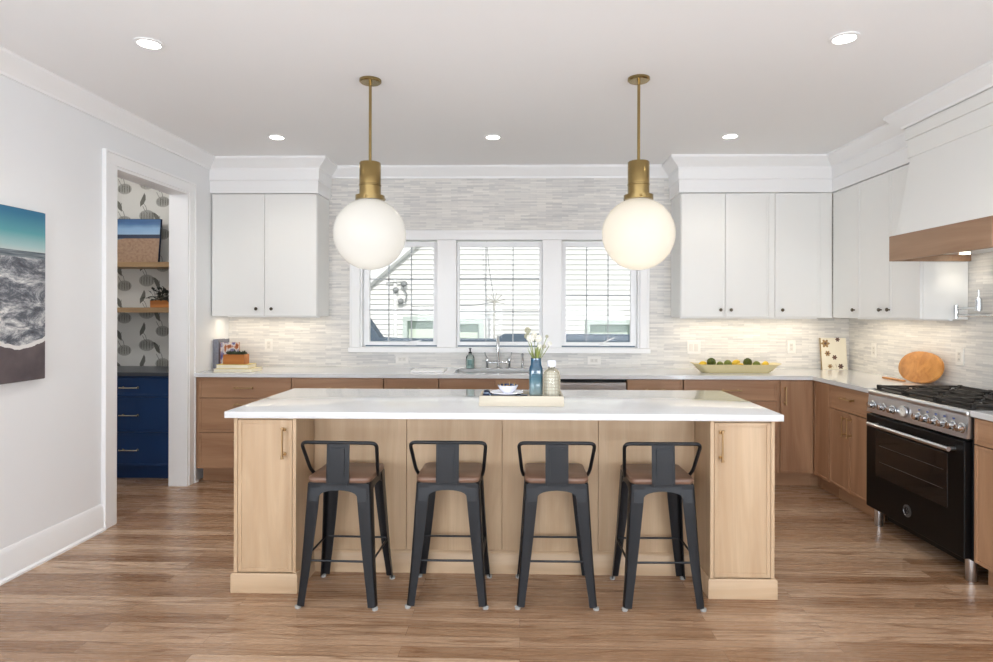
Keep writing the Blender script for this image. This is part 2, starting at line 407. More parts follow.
# crown and frieze
UY, UX = 5.262, 2.655       # fronts of the wall cabinets
HY0, HY1, HX = 3.235, 4.12, 2.565
path = [(XL, -2.42), (XL, UY - .012), (-1.752, UY - .012), (-1.752, YB), (1.352, YB), (1.352, UY - .012), (UX - .012, UY - .012), (UX - .012, HY1 + .012), (HX - .012, HY1 + .012), (HX - .012, HY0 - .012), (UX - .012, HY0 - .012), (UX - .012, 2.2), (XR, 2.2), (XR, -2.42)]
cp = [(0, 2.640), (.012, 2.640), (.014, 2.655), (.03, 2.672), (.062, 2.695), (.082, 2.72), (.088, 2.725), (.088, ZC), (0, ZC)]
struct(MB().sweep(path, cp).build('trim_1', M['trim']))
fr = [(0, 2.44), (.012, 2.44), (.012, 2.548), (.02, 2.556), (.02, 2.64), (0, 2.64)]
m = MB()
m.sweep([(XL, UY), (-1.764, UY), (-1.764, YB)], fr); m.box(XL, -1.764, UY, YB, 2.44, ZC)
m.sweep([(1.364, YB), (1.364, UY), (UX, UY), (UX, HY1)], fr); m.box(1.364, XR, UY, YB, 2.44, ZC); m.box(UX, XR, HY1, UY, 2.44, ZC)
m.sweep([(UX, HY0), (UX, 2.2)], fr); m.box(UX, XR, 2.2, HY0, 2.44, ZC)
struct(m.build('trim_2', M['trim']))

# ------------------------------------------------------------ window
m = MB()
ox0, ox1, oz0, oz1 = -1.567, 1.168, 1.043, 2.162
def cas(x0, x1, z0, z1, t=.022): m.box(x0, x1, YB - t, YB + .002, z0, z1, .003)
cas(ox0, -1.475, oz0 + .046, 2.0745); cas(1.085, ox1, oz0 + .046, 2.0745); cas(ox0, ox1, 2.075, oz1 - .001)
cas(ox0 - .003, ox1 + .003, 2.1351, oz1, .032); cas(ox0 - .0015, ox0 + .02, oz0 + .046, 2.1349, .03); cas(ox1 - .02, ox1 + .0015, oz0 + .046, 2.1349, .03)
cas(ox0 - .01, ox1 + .01, oz0, oz0 + .045, .045)
struct(m.build('trim_3', M['trim']))
m = MB()
for x0, x1 in ((WX0, WX0 + .03), (WX1 - .03, WX1)): m.box(x0, x1, YB + .002, YB + .13, WZ0 + .0145, WZ1 - .021)
for x0, x1 in ((-.765, -.59), (.20, .375)): m.box(x0, x1, YB - .016, YB + .13, 1.089, 2.0735, .002)
m.box(WX0, WX1, YB + .002, YB + .13, WZ1 - .02, WZ1); m.box(WX0, WX1, YB + .002, YB + .13, WZ0, WZ0 + .0135)
struct(m.build('window_1', M['trim']))
panes = ((-1.46, -.765, -1.405, -.81, (-1.228, -1.017), (1.72, 1.43), True), (-.59, .20, -.565 + .0, .172, (-.322, -.07), (1.726, 1.417), False), (.375, 1.07, .42, 1.013, (.611, .809), (1.57,), True))
for k, (a, b, g0, g1, vs, hs, crank) in enumerate(panes):
    m = MB(); y0, y1 = YB + .055, YB + .10; gz0, gz1 = 1.138, 2.018
    m.box(a + .001, g0, y0, y1, WZ0 + .031, WZ1 - .031, .002); m.box(g1, b - .001, y0, y1, WZ0 + .031, WZ1 - .031, .002)
    m.box(g0 - .001, g1 + .001, y0, y1, gz1, WZ1 - .031, .002); m.box(g0 - .001, g1 + .001, y0, y1, WZ0 + .031, gz0, .002)
    o = m.build('window_%d_sash' % (k + 1), M['wwhite']); struct(o)
    mm = MB()
    for x in vs: mm.box(x - .005, x + .005, y0 + .015, y0 + .03, gz0, gz1)
    for z in hs: mm.box(g0, g1, y0 + .015, y0 + .03, z - .006, z + .006)
    mm.build('glazing_bars', M['bars'], o)
    MB().box(g0 - .004, g1 + .004, y0 + .02, y0 + .024, gz0 - .004, gz1 + .004).build('pane', M['glass'], o)
    if crank:
        xx = (a + b) / 2 + (.1 if k == 0 else .05); c = MB()
        c.box(xx - .05, xx + .05, y0 - .035, y0 + .0, WZ0 + .031, WZ0 + .045, .003); c.tube([(xx - .02, y0 - .02, WZ0 + .045), (xx - .02, y0 - .03, WZ0 + .06), (xx + .09, y0 - .03, WZ0 + (.075 if k == 0 else .11))], .005, 8)
        c.build('crank_handle', M['wwhite'], o)

# ------------------------------------------------------------ ceiling lights
def recessed(x, y, label, e=10):
    t = thing('recessed_light', label, 'ceiling light', (x, y, ZC), 0, 'recessed ceiling lights')
    MB().lathe([(.05, -.001), (.068, -.001), (.07, -.006), (.052, -.008), (.05, -.003)], n=32).build('trim_ring', M['trim'], t)
    MB().lathe([(.0, -.004), (.05, -.004), (.05, -.001), (0, -.001)], n=32).build('lens', emis('led_lens', 'fffaf0', 12), t)
    light('lamp', 'SPOT', (0, 0, -.02), (0, 0, 0), e, (1, .93, .82), parent=t, spot=2.3, radius=.05)
recessed(-1.844, 2.99, 'round recessed ceiling light at left, nearest to the left wall and the camera')
recessed(1.561, 2.99, 'round recessed ceiling light at right, nearest the range hood and the camera')
recessed(-1.857, 4.61, 'round recessed ceiling light in front of the left white wall cabinet')
recessed(-.212, 4.63, 'round recessed ceiling light above the middle window, between the pendants')
recessed(1.572, 4.63, 'round recessed ceiling light in front of the three door white wall cabinets')

def pendant(x, label, warm):
    t = thing('globe_pendant_light', label, 'pendant light', (x, 3.486, ZC), 0, 'brass globe pendants over the island')
    MB().lathe([(0, 0), (.062, 0), (.062, -.012), (.055, -.018), (0, -.018)], n=40).build('ceiling_plate', M['brass'], t)
    MB().tube([(0, 0, -.018), (0, 0, -.485)], .0085, 16).build('stem', M['brass'], t)
    m = MB().lathe([(0, -.475), (.058, -.475), (.061, -.48), (.061, -.60), (.0635, -.602), (.0635, -.608), (.061, -.61), (.061, -.665), (0, -.665)], n=40)
    m.lathe([(0, -.665), (.083, -.665), (.083, -.69), (.06, -.692), (0, -.692)], n=40)
    for k in range(3):
        a = k * 2 * PI / 3 + .5; c = Vector((.083 * math.cos(a), .083 * math.sin(a), -.678)); m.ball(c, .008, n=10, m=6)
    m.build('socket_cap', M['brass'], t)
    g = MB(); gz = 1.858 - ZC; rr = .204; pr = []
    for k in range(3, 49): a = PI * k / 48; pr.append((rr * math.sin(a), gz + rr * math.cos(a)))
    pr = [(.055, gz + rr * .985)] + [p for p in pr if p[0] > .055 or p[1] < gz]
    g.lathe(pr, n=56); g.build('globe_shade', M['globe'], t, ang=60)
    MB().ball((0, 0, gz + .02), .03, n=16, m=10).build('bulb', emis('warm_bulb' if warm else 'white_bulb', 'ffe2b0' if warm else 'fff4e2', 14), t)
    light('bulb_light', 'POINT', (0, 0, gz - .03), (0, 0, 0), 1.2 if warm else .8, (1, .90, .74) if warm else (1, .96, .9), parent=t, radius=.05)
pendant(-.864, 'white globe pendant on brass rod at left, over the left part of the island', False)
pendant(.668, 'white globe pendant on brass rod at right, over the right part of the island', True)

# ------------------------------------------------------------ cabinet parts
def slab(m, x0, x1, z0, z1, fw=.02, y=0, t=.02, rec=.004):
    """slim-frame door or drawer front, face at y, thickness t backwards"""
    m.box(x0, x1, y + rec, y + t, z0, z1)
    m.box(x0, x0 + fw, y, y + rec + .001, z0, z1, .0012); m.box(x1 - fw, x1, y, y + rec + .001, z0, z1, .0012)
    m.box(x0 + fw, x1 - fw, y, y + rec + .001, z1 - fw, z1, .0012); m.box(x0 + fw, x1 - fw, y, y + rec + .001, z0, z0 + fw, .0012)
def pull(cx, cz, L, horiz, mt, parent, y=0, r=.005):
    m = MB(); h = L / 2; d = Vector((1, 0, 0)) if horiz else Vector((0, 0, 1)); c = Vector((cx, y, cz)); o = Vector((0, -.032, 0))
    m.tube([c - d * h + o, c + d * h + o], r, 10)
    for s in (-1, 1):
        p = c + d * (h - .014) * s; m.tube([p, p + o], r * .9, 10); m.tube([p, p + Vector((0, -.004, 0))], r * 2, 12)
        q = c + d * h * s + o; m.tube([q - d * s * .006, q + d * s * .004], r * 1.6, 12)
    return m.build('handle', mt, parent)
def knob(cx, cz, parent, y=0):
    Mx = Matrix.Rotation(PI / 2, 4, 'X')
    return MB().lathe([(0, 0), (.006, 0), (.005, .012), (.013, .016), (.0145, .022), (.011, .027), (0, .028)], (cx, y, cz), 20, M=Mx).build('knob', M['bronze'], parent)
def base_unit(name, label, loc, rotz, wd, fronts, dep=.60, wood=('nutV', 'nutH'), zb=.115, zt=.872, toe=True, hm=None, cat='cabinet', group=None, bodymat=None):
    t = thing(name, label, cat, loc, rotz, group); hm = hm or M['champ']; e = .0015
    m = MB().box(e, wd - e, .0205, dep, zb, zt)
    m.build('body', bodymat or M[wood[0]], t)
    if toe: MB().box(e, wd - e, .075, .095, 0, zb + .001).build('toe_kick', bodymat or M[wood[1]], t)
    for f in fronts:
        kind, x0, x1, z0, z1 = f[:5]; dm = MB(); slab(dm, x0, x1, z0, z1)
        d = dm.build(kind, M[wood[1]] if kind in ('drawer', 'false_front') else M[wood[0]], t)
        if len(f) > 5 and f[5]:
            hx, hz, L, hor = f[5]; pull(hx, hz, L, hor, hm, d)
    return t
BF = 4.985   # face plane of the back run
g = .003
def stack(w, zs=((.704, .868), (.420, .698), (.119, .414)), hl=.15):
    out = []
    for z0, z1 in zs: out.append(('drawer', g, w - g, z0, z1, (w / 2, (z0 + z1) / 2 if z1 - z0 < .2 else z1 - .05, hl, True)))
    return out
L0 = XL + .004
# filler strip then drawers
t = base_unit('drawer_cabinet', 'brown oak drawer cabinet at the left end of the back run, beside the pantry opening', (-2.655, BF, 0), 0, .77, [(k, a, b, c, d, h) for k, a, b, c, d, h in stack(.77)])
MB().box(-.042, 0, .02, .6, .115, .872).build('filler_strip', M['nutV'], t)
base_unit('drawer_cabinet', 'brown oak drawer cabinet behind the left part of the island, second from the left wall', (-1.882, BF, 0), 0, .759, stack(.759))
base_unit('drawer_cabinet', 'narrow brown oak cabinet left of the sink cabinet, partly hidden by the island', (-1.120, BF, 0), 0, .451, stack(.451))
sk = base_unit('sink_cabinet', 'brown oak sink cabinet with two false fronts, under the middle window', (-.666, BF, 0), 0, .93, [('false_front', g, .457, .704, .868), ('false_front', .461, .93 - g, .704, .868), ('door', g, .457, .119, .698, (.42, .62, .14, False)), ('door', .461, .93 - g, .119, .698, (.50, .62, .14, False))])
base_unit('drawer_cabinet', 'brown oak drawer cabinet directly right of the dishwasher', (.867, BF, 0), 0, .451, stack(.451))
base_unit('drawer_cabinet', 'wide brown oak drawer cabinet under the tray of lemons', (1.321, BF, 0), 0, .758, stack(.758))
t = base_unit('corner_cabinet', 'brown oak corner base cabinet with one tall door and vertical pull', (2.082, BF, 0), 0, .285, [('door', .02, .285 - g, .119, .868, (.052, .745, .14, False))])
MB().box(.2865, .88, .03, .6, .115, .872).build('corner_body', M['nutV'], t)
MB().box(.284, .376, .075, .095, 0, .116).build('corner_toe_kick', M['nutH'], t)
MB().box(.357, .376, -.010, .075, 0, .116).build('toe_kick_return', M['nutH'], t)
# dishwasher
t = thing('dishwasher', 'stainless steel dishwasher in the back run, between brown oak cabinets', 'dishwasher', (.268, BF, 0))
MB().box(.002, .594, .03, .6, .10, .868).build('body', M['steel'], t)
MB().box(.004, .592, 0, .03, .12, .845, .004).build('door', M['steel'], t)
MB().box(.004, .592, .006, .03, .847, .868).build('control_strip', M['black'], t)
MB().box(.004, .592, .07, .09, 0, .098).build('toe_kick', M['black'], t)
# right run
RF = 2.362; RT = -PI / 2
yc = BF   # runs from corner to the range
def rrun(name, label, y0, wd, fronts, **k): return base_unit(name, label, (RF, y0, 0), RT, wd, fronts, dep=.605, **k)
t = rrun('panelled_filler', 'narrow brown oak upright panel between the corner door and the two door cabinet', BF - .012, .238, [('panel', .0, .235, .119, .868)])
rrun('base_cabinet', 'brown oak cabinet with one drawer over two doors, left of the range', 4.733, .558, [('drawer', g, .555, .695, .868, (.345 - .06, .79, .14, True)), ('door', g, .277, .119, .689, (.245, .59, .14, False)), ('door', .281, .555, .119, .689, (.313, .59, .14, False))])
rrun('base_cabinet', 'brown oak cabinet at the right edge of the photo, near side of the range', 3.238, .60, [('drawer', g, .597, .735, .868, (.3, .80, .14, True)), ('door', g, .298, .119, .729, (.265, .62, .14, False)), ('door', .302, .597, .119, .729, (.335, .62, .14, False))])

# ------------------------------------------------------------ countertops
CT0, CT1 = .8745, .9065
m = MB()
sx0, sx1, sy0, sy1 = -.56, .14, 5.10, 5.46
def top(pts): m.prism([(x, y, CT0) for x, y in pts], (0, 0, CT1 - CT0), bev=.002)
# L-shaped slab as one outline with the sink hole cut by a slit-free ring of quads
bm = m.bm
xs = [XL + .001, sx0, sx1, 2.344, XR - .001]; ys = [4.176, 4.962, sy0, sy1, YB - .001]
def cell(i, j):
    if j == 0: return i == 3
    return not (i == 1 and j == 2)
vt = {}
def V(i, j, z):
    k = (i, j, z)
    if k not in vt: vt[k] = bm.verts.new((xs[i], ys[j], z))
    return vt[k]
cells = {(i, j) for i in range(4) for j in range(4) if cell(i, j)}
for i, j in cells:
    bm.faces.new([V(i, j, CT1), V(i + 1, j, CT1), V(i + 1, j + 1, CT1), V(i, j + 1, CT1)])
    bm.faces.new([V(i, j, CT0), V(i, j + 1, CT0), V(i + 1, j + 1, CT0), V(i + 1, j, CT0)])
    for (di, dj, a, b) in ((0, -1, (i, j), (i + 1, j)), (1, 0, (i + 1, j), (i + 1, j + 1)), (0, 1, (i + 1, j + 1), (i, j + 1)), (-1, 0, (i, j + 1), (i, j))):
        if (i + di, j + dj) not in cells: bm.faces.new([V(*a, CT0), V(*b, CT0), V(*b, CT1), V(*a, CT1)])
ct = m.build('perimeter_countertop', M['quartz'], smooth=False)
tag(ct, 'white quartz L-shaped countertop along the back wall and right wall', 'countertop')
tag(MB().box(2.344, XR - .001, 2.62, 3.242, CT0, CT1, .003).build('side_countertop', M['quartz']), 'white quartz counter piece at the right edge of the photo, near side of the range', 'countertop')
s = MB(); 
for a in ((sx0 - .01, sx1 + .01, sy0 - .01, sy0 + .002, .70, CT0 - .001), (sx0 - .01, sx1 + .01, sy1 - .002, sy1 + .01, .70, CT0 - .001), (sx0 - .01, sx0 + .002, sy0, sy1, .70, CT0 - .001), (sx1 - .002, sx1 + .01, sy0, sy1, .70, CT0 - .001), (sx0 - .01, sx1 + .01, sy0 - .01, sy1 + .01, .69, .70)): s.box(*a)
tag(s.build('sink', M['steel']), 'undermount steel sink basin in the back counter under the middle window', 'sink')
# the sink needs room: open the sink cabinet body under it
for ch in sk.children:
    if ch.name.startswith('body'):
        b = MB(); e = .0015
        b.box(e, .93 - e, .0205, .09, .115, .872); b.box(e, .93 - e, .50, .60, .115, .872); b.box(e, .02, .09, .5, .115, .872); b.box(.91, .93 - e, .09, .5, .115, .872); b.box(.02, .91, .09, .5, .115, .135)
        me = bpy.data.meshes.new('body'); b.bm.to_mesh(me); me.materials.append(M['nutV']); ch.data = me

# ------------------------------------------------------------ wall cabinets
def upper(name, label, loc, rotz, wd, doors, dep=.335, extra=None, lights=None):
    t = thing(name, label, 'cabinet', loc, rotz)
    MB().box(0, wd, .021, dep, 1.372, 2.438).build('body', M['cab'], t)
    for x0, x1, kx in doors:
        dm = MB(); slab(dm, x0, x1, 1.375, 2.434, fw=.018, rec=.0025)
        d = dm.build('door', M['cab'], t)
        if kx is not None: knob(kx, 1.438, d)
    for x0, x1 in extra or (): MB().box(x0, x1, .004, .021, 1.372, 2.438, .001).build('filler_strip', M['cab'], t)
    for a, b, e in lights or ():
        MB().box(a, b, .20, .225, 1.362, 1.3718).build('light_bar', M['wwhite'], t)
        light('under_cabinet_light', 'AREA', ((a + b) / 2, .16, 1.3605), (0, 0, 0), e, (1, .86, .66), b - a, .02, t)
UYd = 5.265
upper('wall_cabinet', 'white two door wall cabinet left of the window, over the cookbooks', (-2.695, UYd, 0), 0, .928, [(.008, .467, .402), (.471, .925, .536)], lights=[(.05, .88, 1.3)])
upper('wall_cabinet', 'white three door wall cabinet right of the window, over the lemon tray', (1.370, UYd, 0), 0, 1.283, [(.005, .376, .336), (.380, .745, .424), (.802, 1.180, .857)], extra=[(.748, .799), (1.183, 1.284)], lights=[(.05, 1.25, 2.2)])
t = upper('wall_cabinet', 'white wall cabinet on the right wall with three doors, beside the range hood', (UX, UYd - .004, 0), RT, 1.137, [(.002, .392, .341), (.396, .795, .70), (.799, 1.134, .80 + .002)], dep=.314, lights=[(.02, 1.12, 1.5)])

# ------------------------------------------------------------ range hood
t = thing('range_hood', 'white tapered range hood with brown oak band above the stove', 'range hood', (0, 0, 0))
m = MB(); x1 = XR - .002
b0 = [(2.472, HY0 + .018), (2.472, HY1 - .018), (x1, HY1 - .018), (x1, HY0 + .018)]; tx = 2.575
rings = []
for k in range(9):
    f = k / 8; z = 1.92 + f * .52; c = f ** .8
    X = 2.472 + (tx - 2.472) * c; ya = HY0 + .018; yb = HY1 - .018
    rings.append([(X, ya, z), (X, yb, z), (x1, yb, z), (x1, ya, z)])
m.loft(rings); m.build('tapered_body', M['cab'], t)
m = MB(); m.box(HX, x1, HY0, HY1, 2.44, 2.56, .003); m.box(HX - .009, x1, HY0 - .009, HY1 + .009, 2.56, 2.64, .003); m.box(HX, x1, HY0, HY1, 2.64, ZC - .002); m.build('top_box', M['cab'], t)
m = MB()
m.box(2.45, 2.475, HY0, HY1 + .003, 1.757, 1.922, .002); m.box(2.475, x1, HY1 - .022, HY1 + .003, 1.757, 1.922, .002); m.box(2.475, x1, HY0, HY0 + .025, 1.757, 1.922, .002)
m.build('wood_band', M['hoodY'], t)
MB().box(2.476, x1, HY0 + .026, HY1 - .023, 1.80, 1.815).build('insert', M['steel'], t)
for yy in (4.0, 3.37):
    MB().lathe([(0, 0), (.028, 0), (.028, -.005), (0, -.005)], (2.86, yy, 1.80), 20).build('hood_lamp', emis('hood_lens', 'fff3dc', 14), t)
    light('lamp', 'SPOT', (2.86, yy, 1.785), (0, 0, 0), 1.0, (1, .9, .75), parent=t, spot=2.0, radius=.03)

# ------------------------------------------------------------ range (local x along the front, y into the wall)
RY = 4.171; rg = thing('gas_range', 'black freestanding gas range with steel control panel and six burners', 'stove', (2.338, RY, 0), RT)
W = .925
MB().box(.003, W - .003, .03, .625, .115, .76, .003).build('body', M['black'], rg)
m = MB().box(.003, W - .003, -.004, .625, .868, .903, .012, seg=3); m.prism([(.003, .008, .870), (.003, -.006, .755), (.003, .06, .755), (.003, .06, .870)], (W - .006, 0, 0))
m.box(.003, W - .003, .058, .6, .76, .866); m.box(.003, W - .003, .60, .632, .90, .93, .003)
m.build('control_panel', M['steel'], rg)
dr = MB(); dr.box(.008, W - .008, -.012, .03, .125, .742, .004).build('oven_door', M['black'], rg)
door = [c for c in rg.children if c.name.startswith('oven_door')][0]
M['ovenglass'] = mat('oven_window', '171413', .06, 0, spec=.5)
MB().box(.118, .79, -.0135, -.011, .352, .648, .001).build('oven_window', M['ovenglass'], door)
m = MB()
for z in (.45, .555): m.tube([(.16, -.0142, z), (.76, -.0142, z)], .0018, 6)
m.build('rack_line', mat('dim_oven_rack', '5a5450', .4, .6), door)
m = MB().tube([(.112, -.06, .69), (W - .058, -.06, .69)], .0125, 16)
for x in (.14, W - .085): m.tube([(x, -.06, .688), (x, -.008, .688)], .011, 12)
m.build('handle', M['steel'], door)
MxY = Matrix.Rotation(PI / 2, 4, 'X')
m = MB().lathe([(0, 0), (.036, 0), (.037, .004), (.033, .006), (.031, .003), (0, .003)], (.448, -.0125, .226), 32, M=MxY)
def bar(x0, z0, x1, z1, w=.0032):
    a = Vector((x0, -.018, z0)); b = Vector((x1, -.018, z1)); m.tube([a, b], w, 6)
m.build('badge', mat('badge_metal', '77787a', .35, .9), door)
m = MB()   # stylised B between two wings
bar(.437, .207, .437, .246); 
m.tube([(.437, -.018, .246), (.452, -.018, .245), (.457, -.018, .238), (.450, -.018, .228), (.437, -.018, .227)], .003, 6)
m.tube([(.437, -.018, .227), (.454, -.018, .225), (.460, -.018, .217), (.452, -.018, .208), (.437, -.018, .207)], .003, 6)
bar(.424, .236, .430, .218, .002); bar(.466, .236, .470, .218, .002)
m.build('badge_letter', mat('badge_dark_enamel', '2b2b2d', .3, .5), door)
def rknob(y, r=.021):
    x = RY - y
    m = MB().lathe([(0, 0), (r + .006, 0), (r + .006, .006), (r, .008), (r * .93, .03), (r * .85, .036), (0, .036)], (x, -.003, .808), 24, M=MxY)
    m.box(x - .003, x + .003, -.042, -.038, .808, .827); m.build('burner_knob', M['chrome'], rg)
for y in (4.092, 3.98, 3.879, 3.631, 3.56, 3.489, 3.418, 3.347, 3.280): rknob(y)
gx = RY - 3.775
m = MB().lathe([(0, 0), (.036, 0), (.037, .01), (.031, .012), (.030, .008), (0, .008)], (gx, -.003, .815), 32, M=MxY); m.build('gauge_bezel', M['steel'], rg)
bz = MB().lathe([(0, .0085), (.0295, .0085), (.0295, .0095), (0, .0095)], (gx, -.003, .815), 32, M=MxY).build('gauge_dial', mat('white_dial', 'e9e7e0', .4), rg)
m = MB()
for k in range(10):
    a = PI * (1.25 - 1.5 * k / 9); m.tube([(gx + .021 * math.cos(a), -.0128, .815 + .021 * math.sin(a)), (gx + .026 * math.cos(a), -.0128, .815 + .026 * math.sin(a))], .0009, 5)
m.tube([(gx, -.013, .815), (gx - .012, -.013, .828)], .0012, 5); m.build('gauge_needle', M['darkslot'], bz)
m = MB()
for k, y in enumerate((3.631, 3.56, 3.489, 3.418, 3.347)): m.box(RY - y - .01, RY - y + .006, -.0035, -.001, .842, .851)
m.build('dial_marks', mat('blue_print', '4a62a0', .5), rg)
MB().box(.02, W - .02, .03, .60, .9, .906).build('cooktop', M['black'], rg)
for k in range(3):
    m = MB(); x0 = .028 + k * .291; x1 = x0 + .286; zt = .932
    for yy in (.05, .32, .59): m.box(x0, x1, yy - .007, yy + .007, zt - .014, zt, .002)
    for xx in (x0 + .007, x1 - .007): m.box(xx - .007, xx + .007, .05, .59, zt - .014, zt, .002)
    for yc_ in (.185, .455):
        xm = (x0 + x1) / 2
        for q in range(8):
            a = q * PI / 4 + PI / 8; a = q * PI / 4
            ra, rb = .035, (.135 if q % 2 == 0 else .15)
            p0 = Vector((xm + ra * math.cos(a), yc_ + ra * math.sin(a), zt - .006)); p1 = Vector((xm + rb * math.cos(a), yc_ + rb * math.sin(a), zt - .006))
            p1.x = min(max(p1.x, x0 + .01), x1 - .01); m.tube([p0, p1], .0065, 6)
    for xx in (x0 + .012, x1 - .012):
        for yy in (.055, .585): m.box(xx - .009, xx + .009, yy - .012, yy + .012, .905, zt + .004, .002)
    m.build('grate', M['iron'], rg)
    for yc_ in (.185, .455):
        MB().lathe([(0, .906), (.052, .906), (.05, .914), (.034, .916), (.034, .922), (0, .924)], ((x0 + x1) / 2, yc_, 0), 24).build('burner', M['iron'], rg)
for x in (.045, W - .045):
    for y in (.05, .56): MB().lathe([(0, 0), (.024, 0), (.026, .006), (.026, .118), (0, .118)], (x, y, 0), 24).build('foot', M['steel'], rg)
MB().box(.09, W - .09, .08, .1, .05, .116, .003).build('kick_panel', M['black'], rg)

# ------------------------------------------------------------ island
t = thing('kitchen_island', 'light oak kitchen island with end cabinets and a seating recess, under the white slab', 'kitchen island', (0, 0, 0))
IL, IR, IY = -1.443, 1.258, 3.05
MB().box(IL + .004, IR - .004, 3.325, 3.92, .0, .880).build('body', M['oakV'], t)
m = MB()
for i, (a, b) in enumerate(((-1.12, -.62), (-.616, -.10), (-.096, .42), (.424, .936))): m.box(a, b, 3.316, 3.326, .10, .879, .0008)
m.build('back_panel', M['oakV'], t)
m = MB().sweep([(.938, 3.316), (-1.123, 3.316)][::-1], [(0, 0), (.016, 0), (.016, .09), (.011, .098), (.011, .112), (.004, .12), (0, .12)]); m.build('base_moulding', M['oakH'], t)
for a, b, hx, nm in ((IL, -1.127, -1.186, 'left'), (.942, IR, .992, 'right')):
    p = MB().box(a + .001, b - .001, IY + .021, 3.325, .0, .880, .001).build('end_cabinet', M['oakV'], t)
    q = MB(); ins = .018
    q.box(a, a + ins, IY, IY + .02, .098, .880, .001); q.box(b - ins, b, IY, IY + .02, .098, .880, .001)
    q.build('stile', M['oakV'], p)
    d = MB(); slab(d, a + ins + .002, b - ins - .002, .102, .868, fw=.02, y=IY, rec=.004)
    d = d.build('door', M['oakV'], p); 
    pull(hx, .758, .15, False, M['champ'], p, y=IY)
    MB().sweep([(a - .0, 3.33), (a, IY), (b, IY), (b, 3.30)][::-1], [(0, 0), (-.011, 0), (-.011, .089), (-.007, .097), (0, .098)]).build('plinth', M['oakH'], p)
it = MB().box(-1.477, 1.290, 3.018, 3.955, .881, .914, .003, seg=2).build('island_countertop', M['quartz'])
tag(it, 'large white quartz slab covering the island', 'countertop')

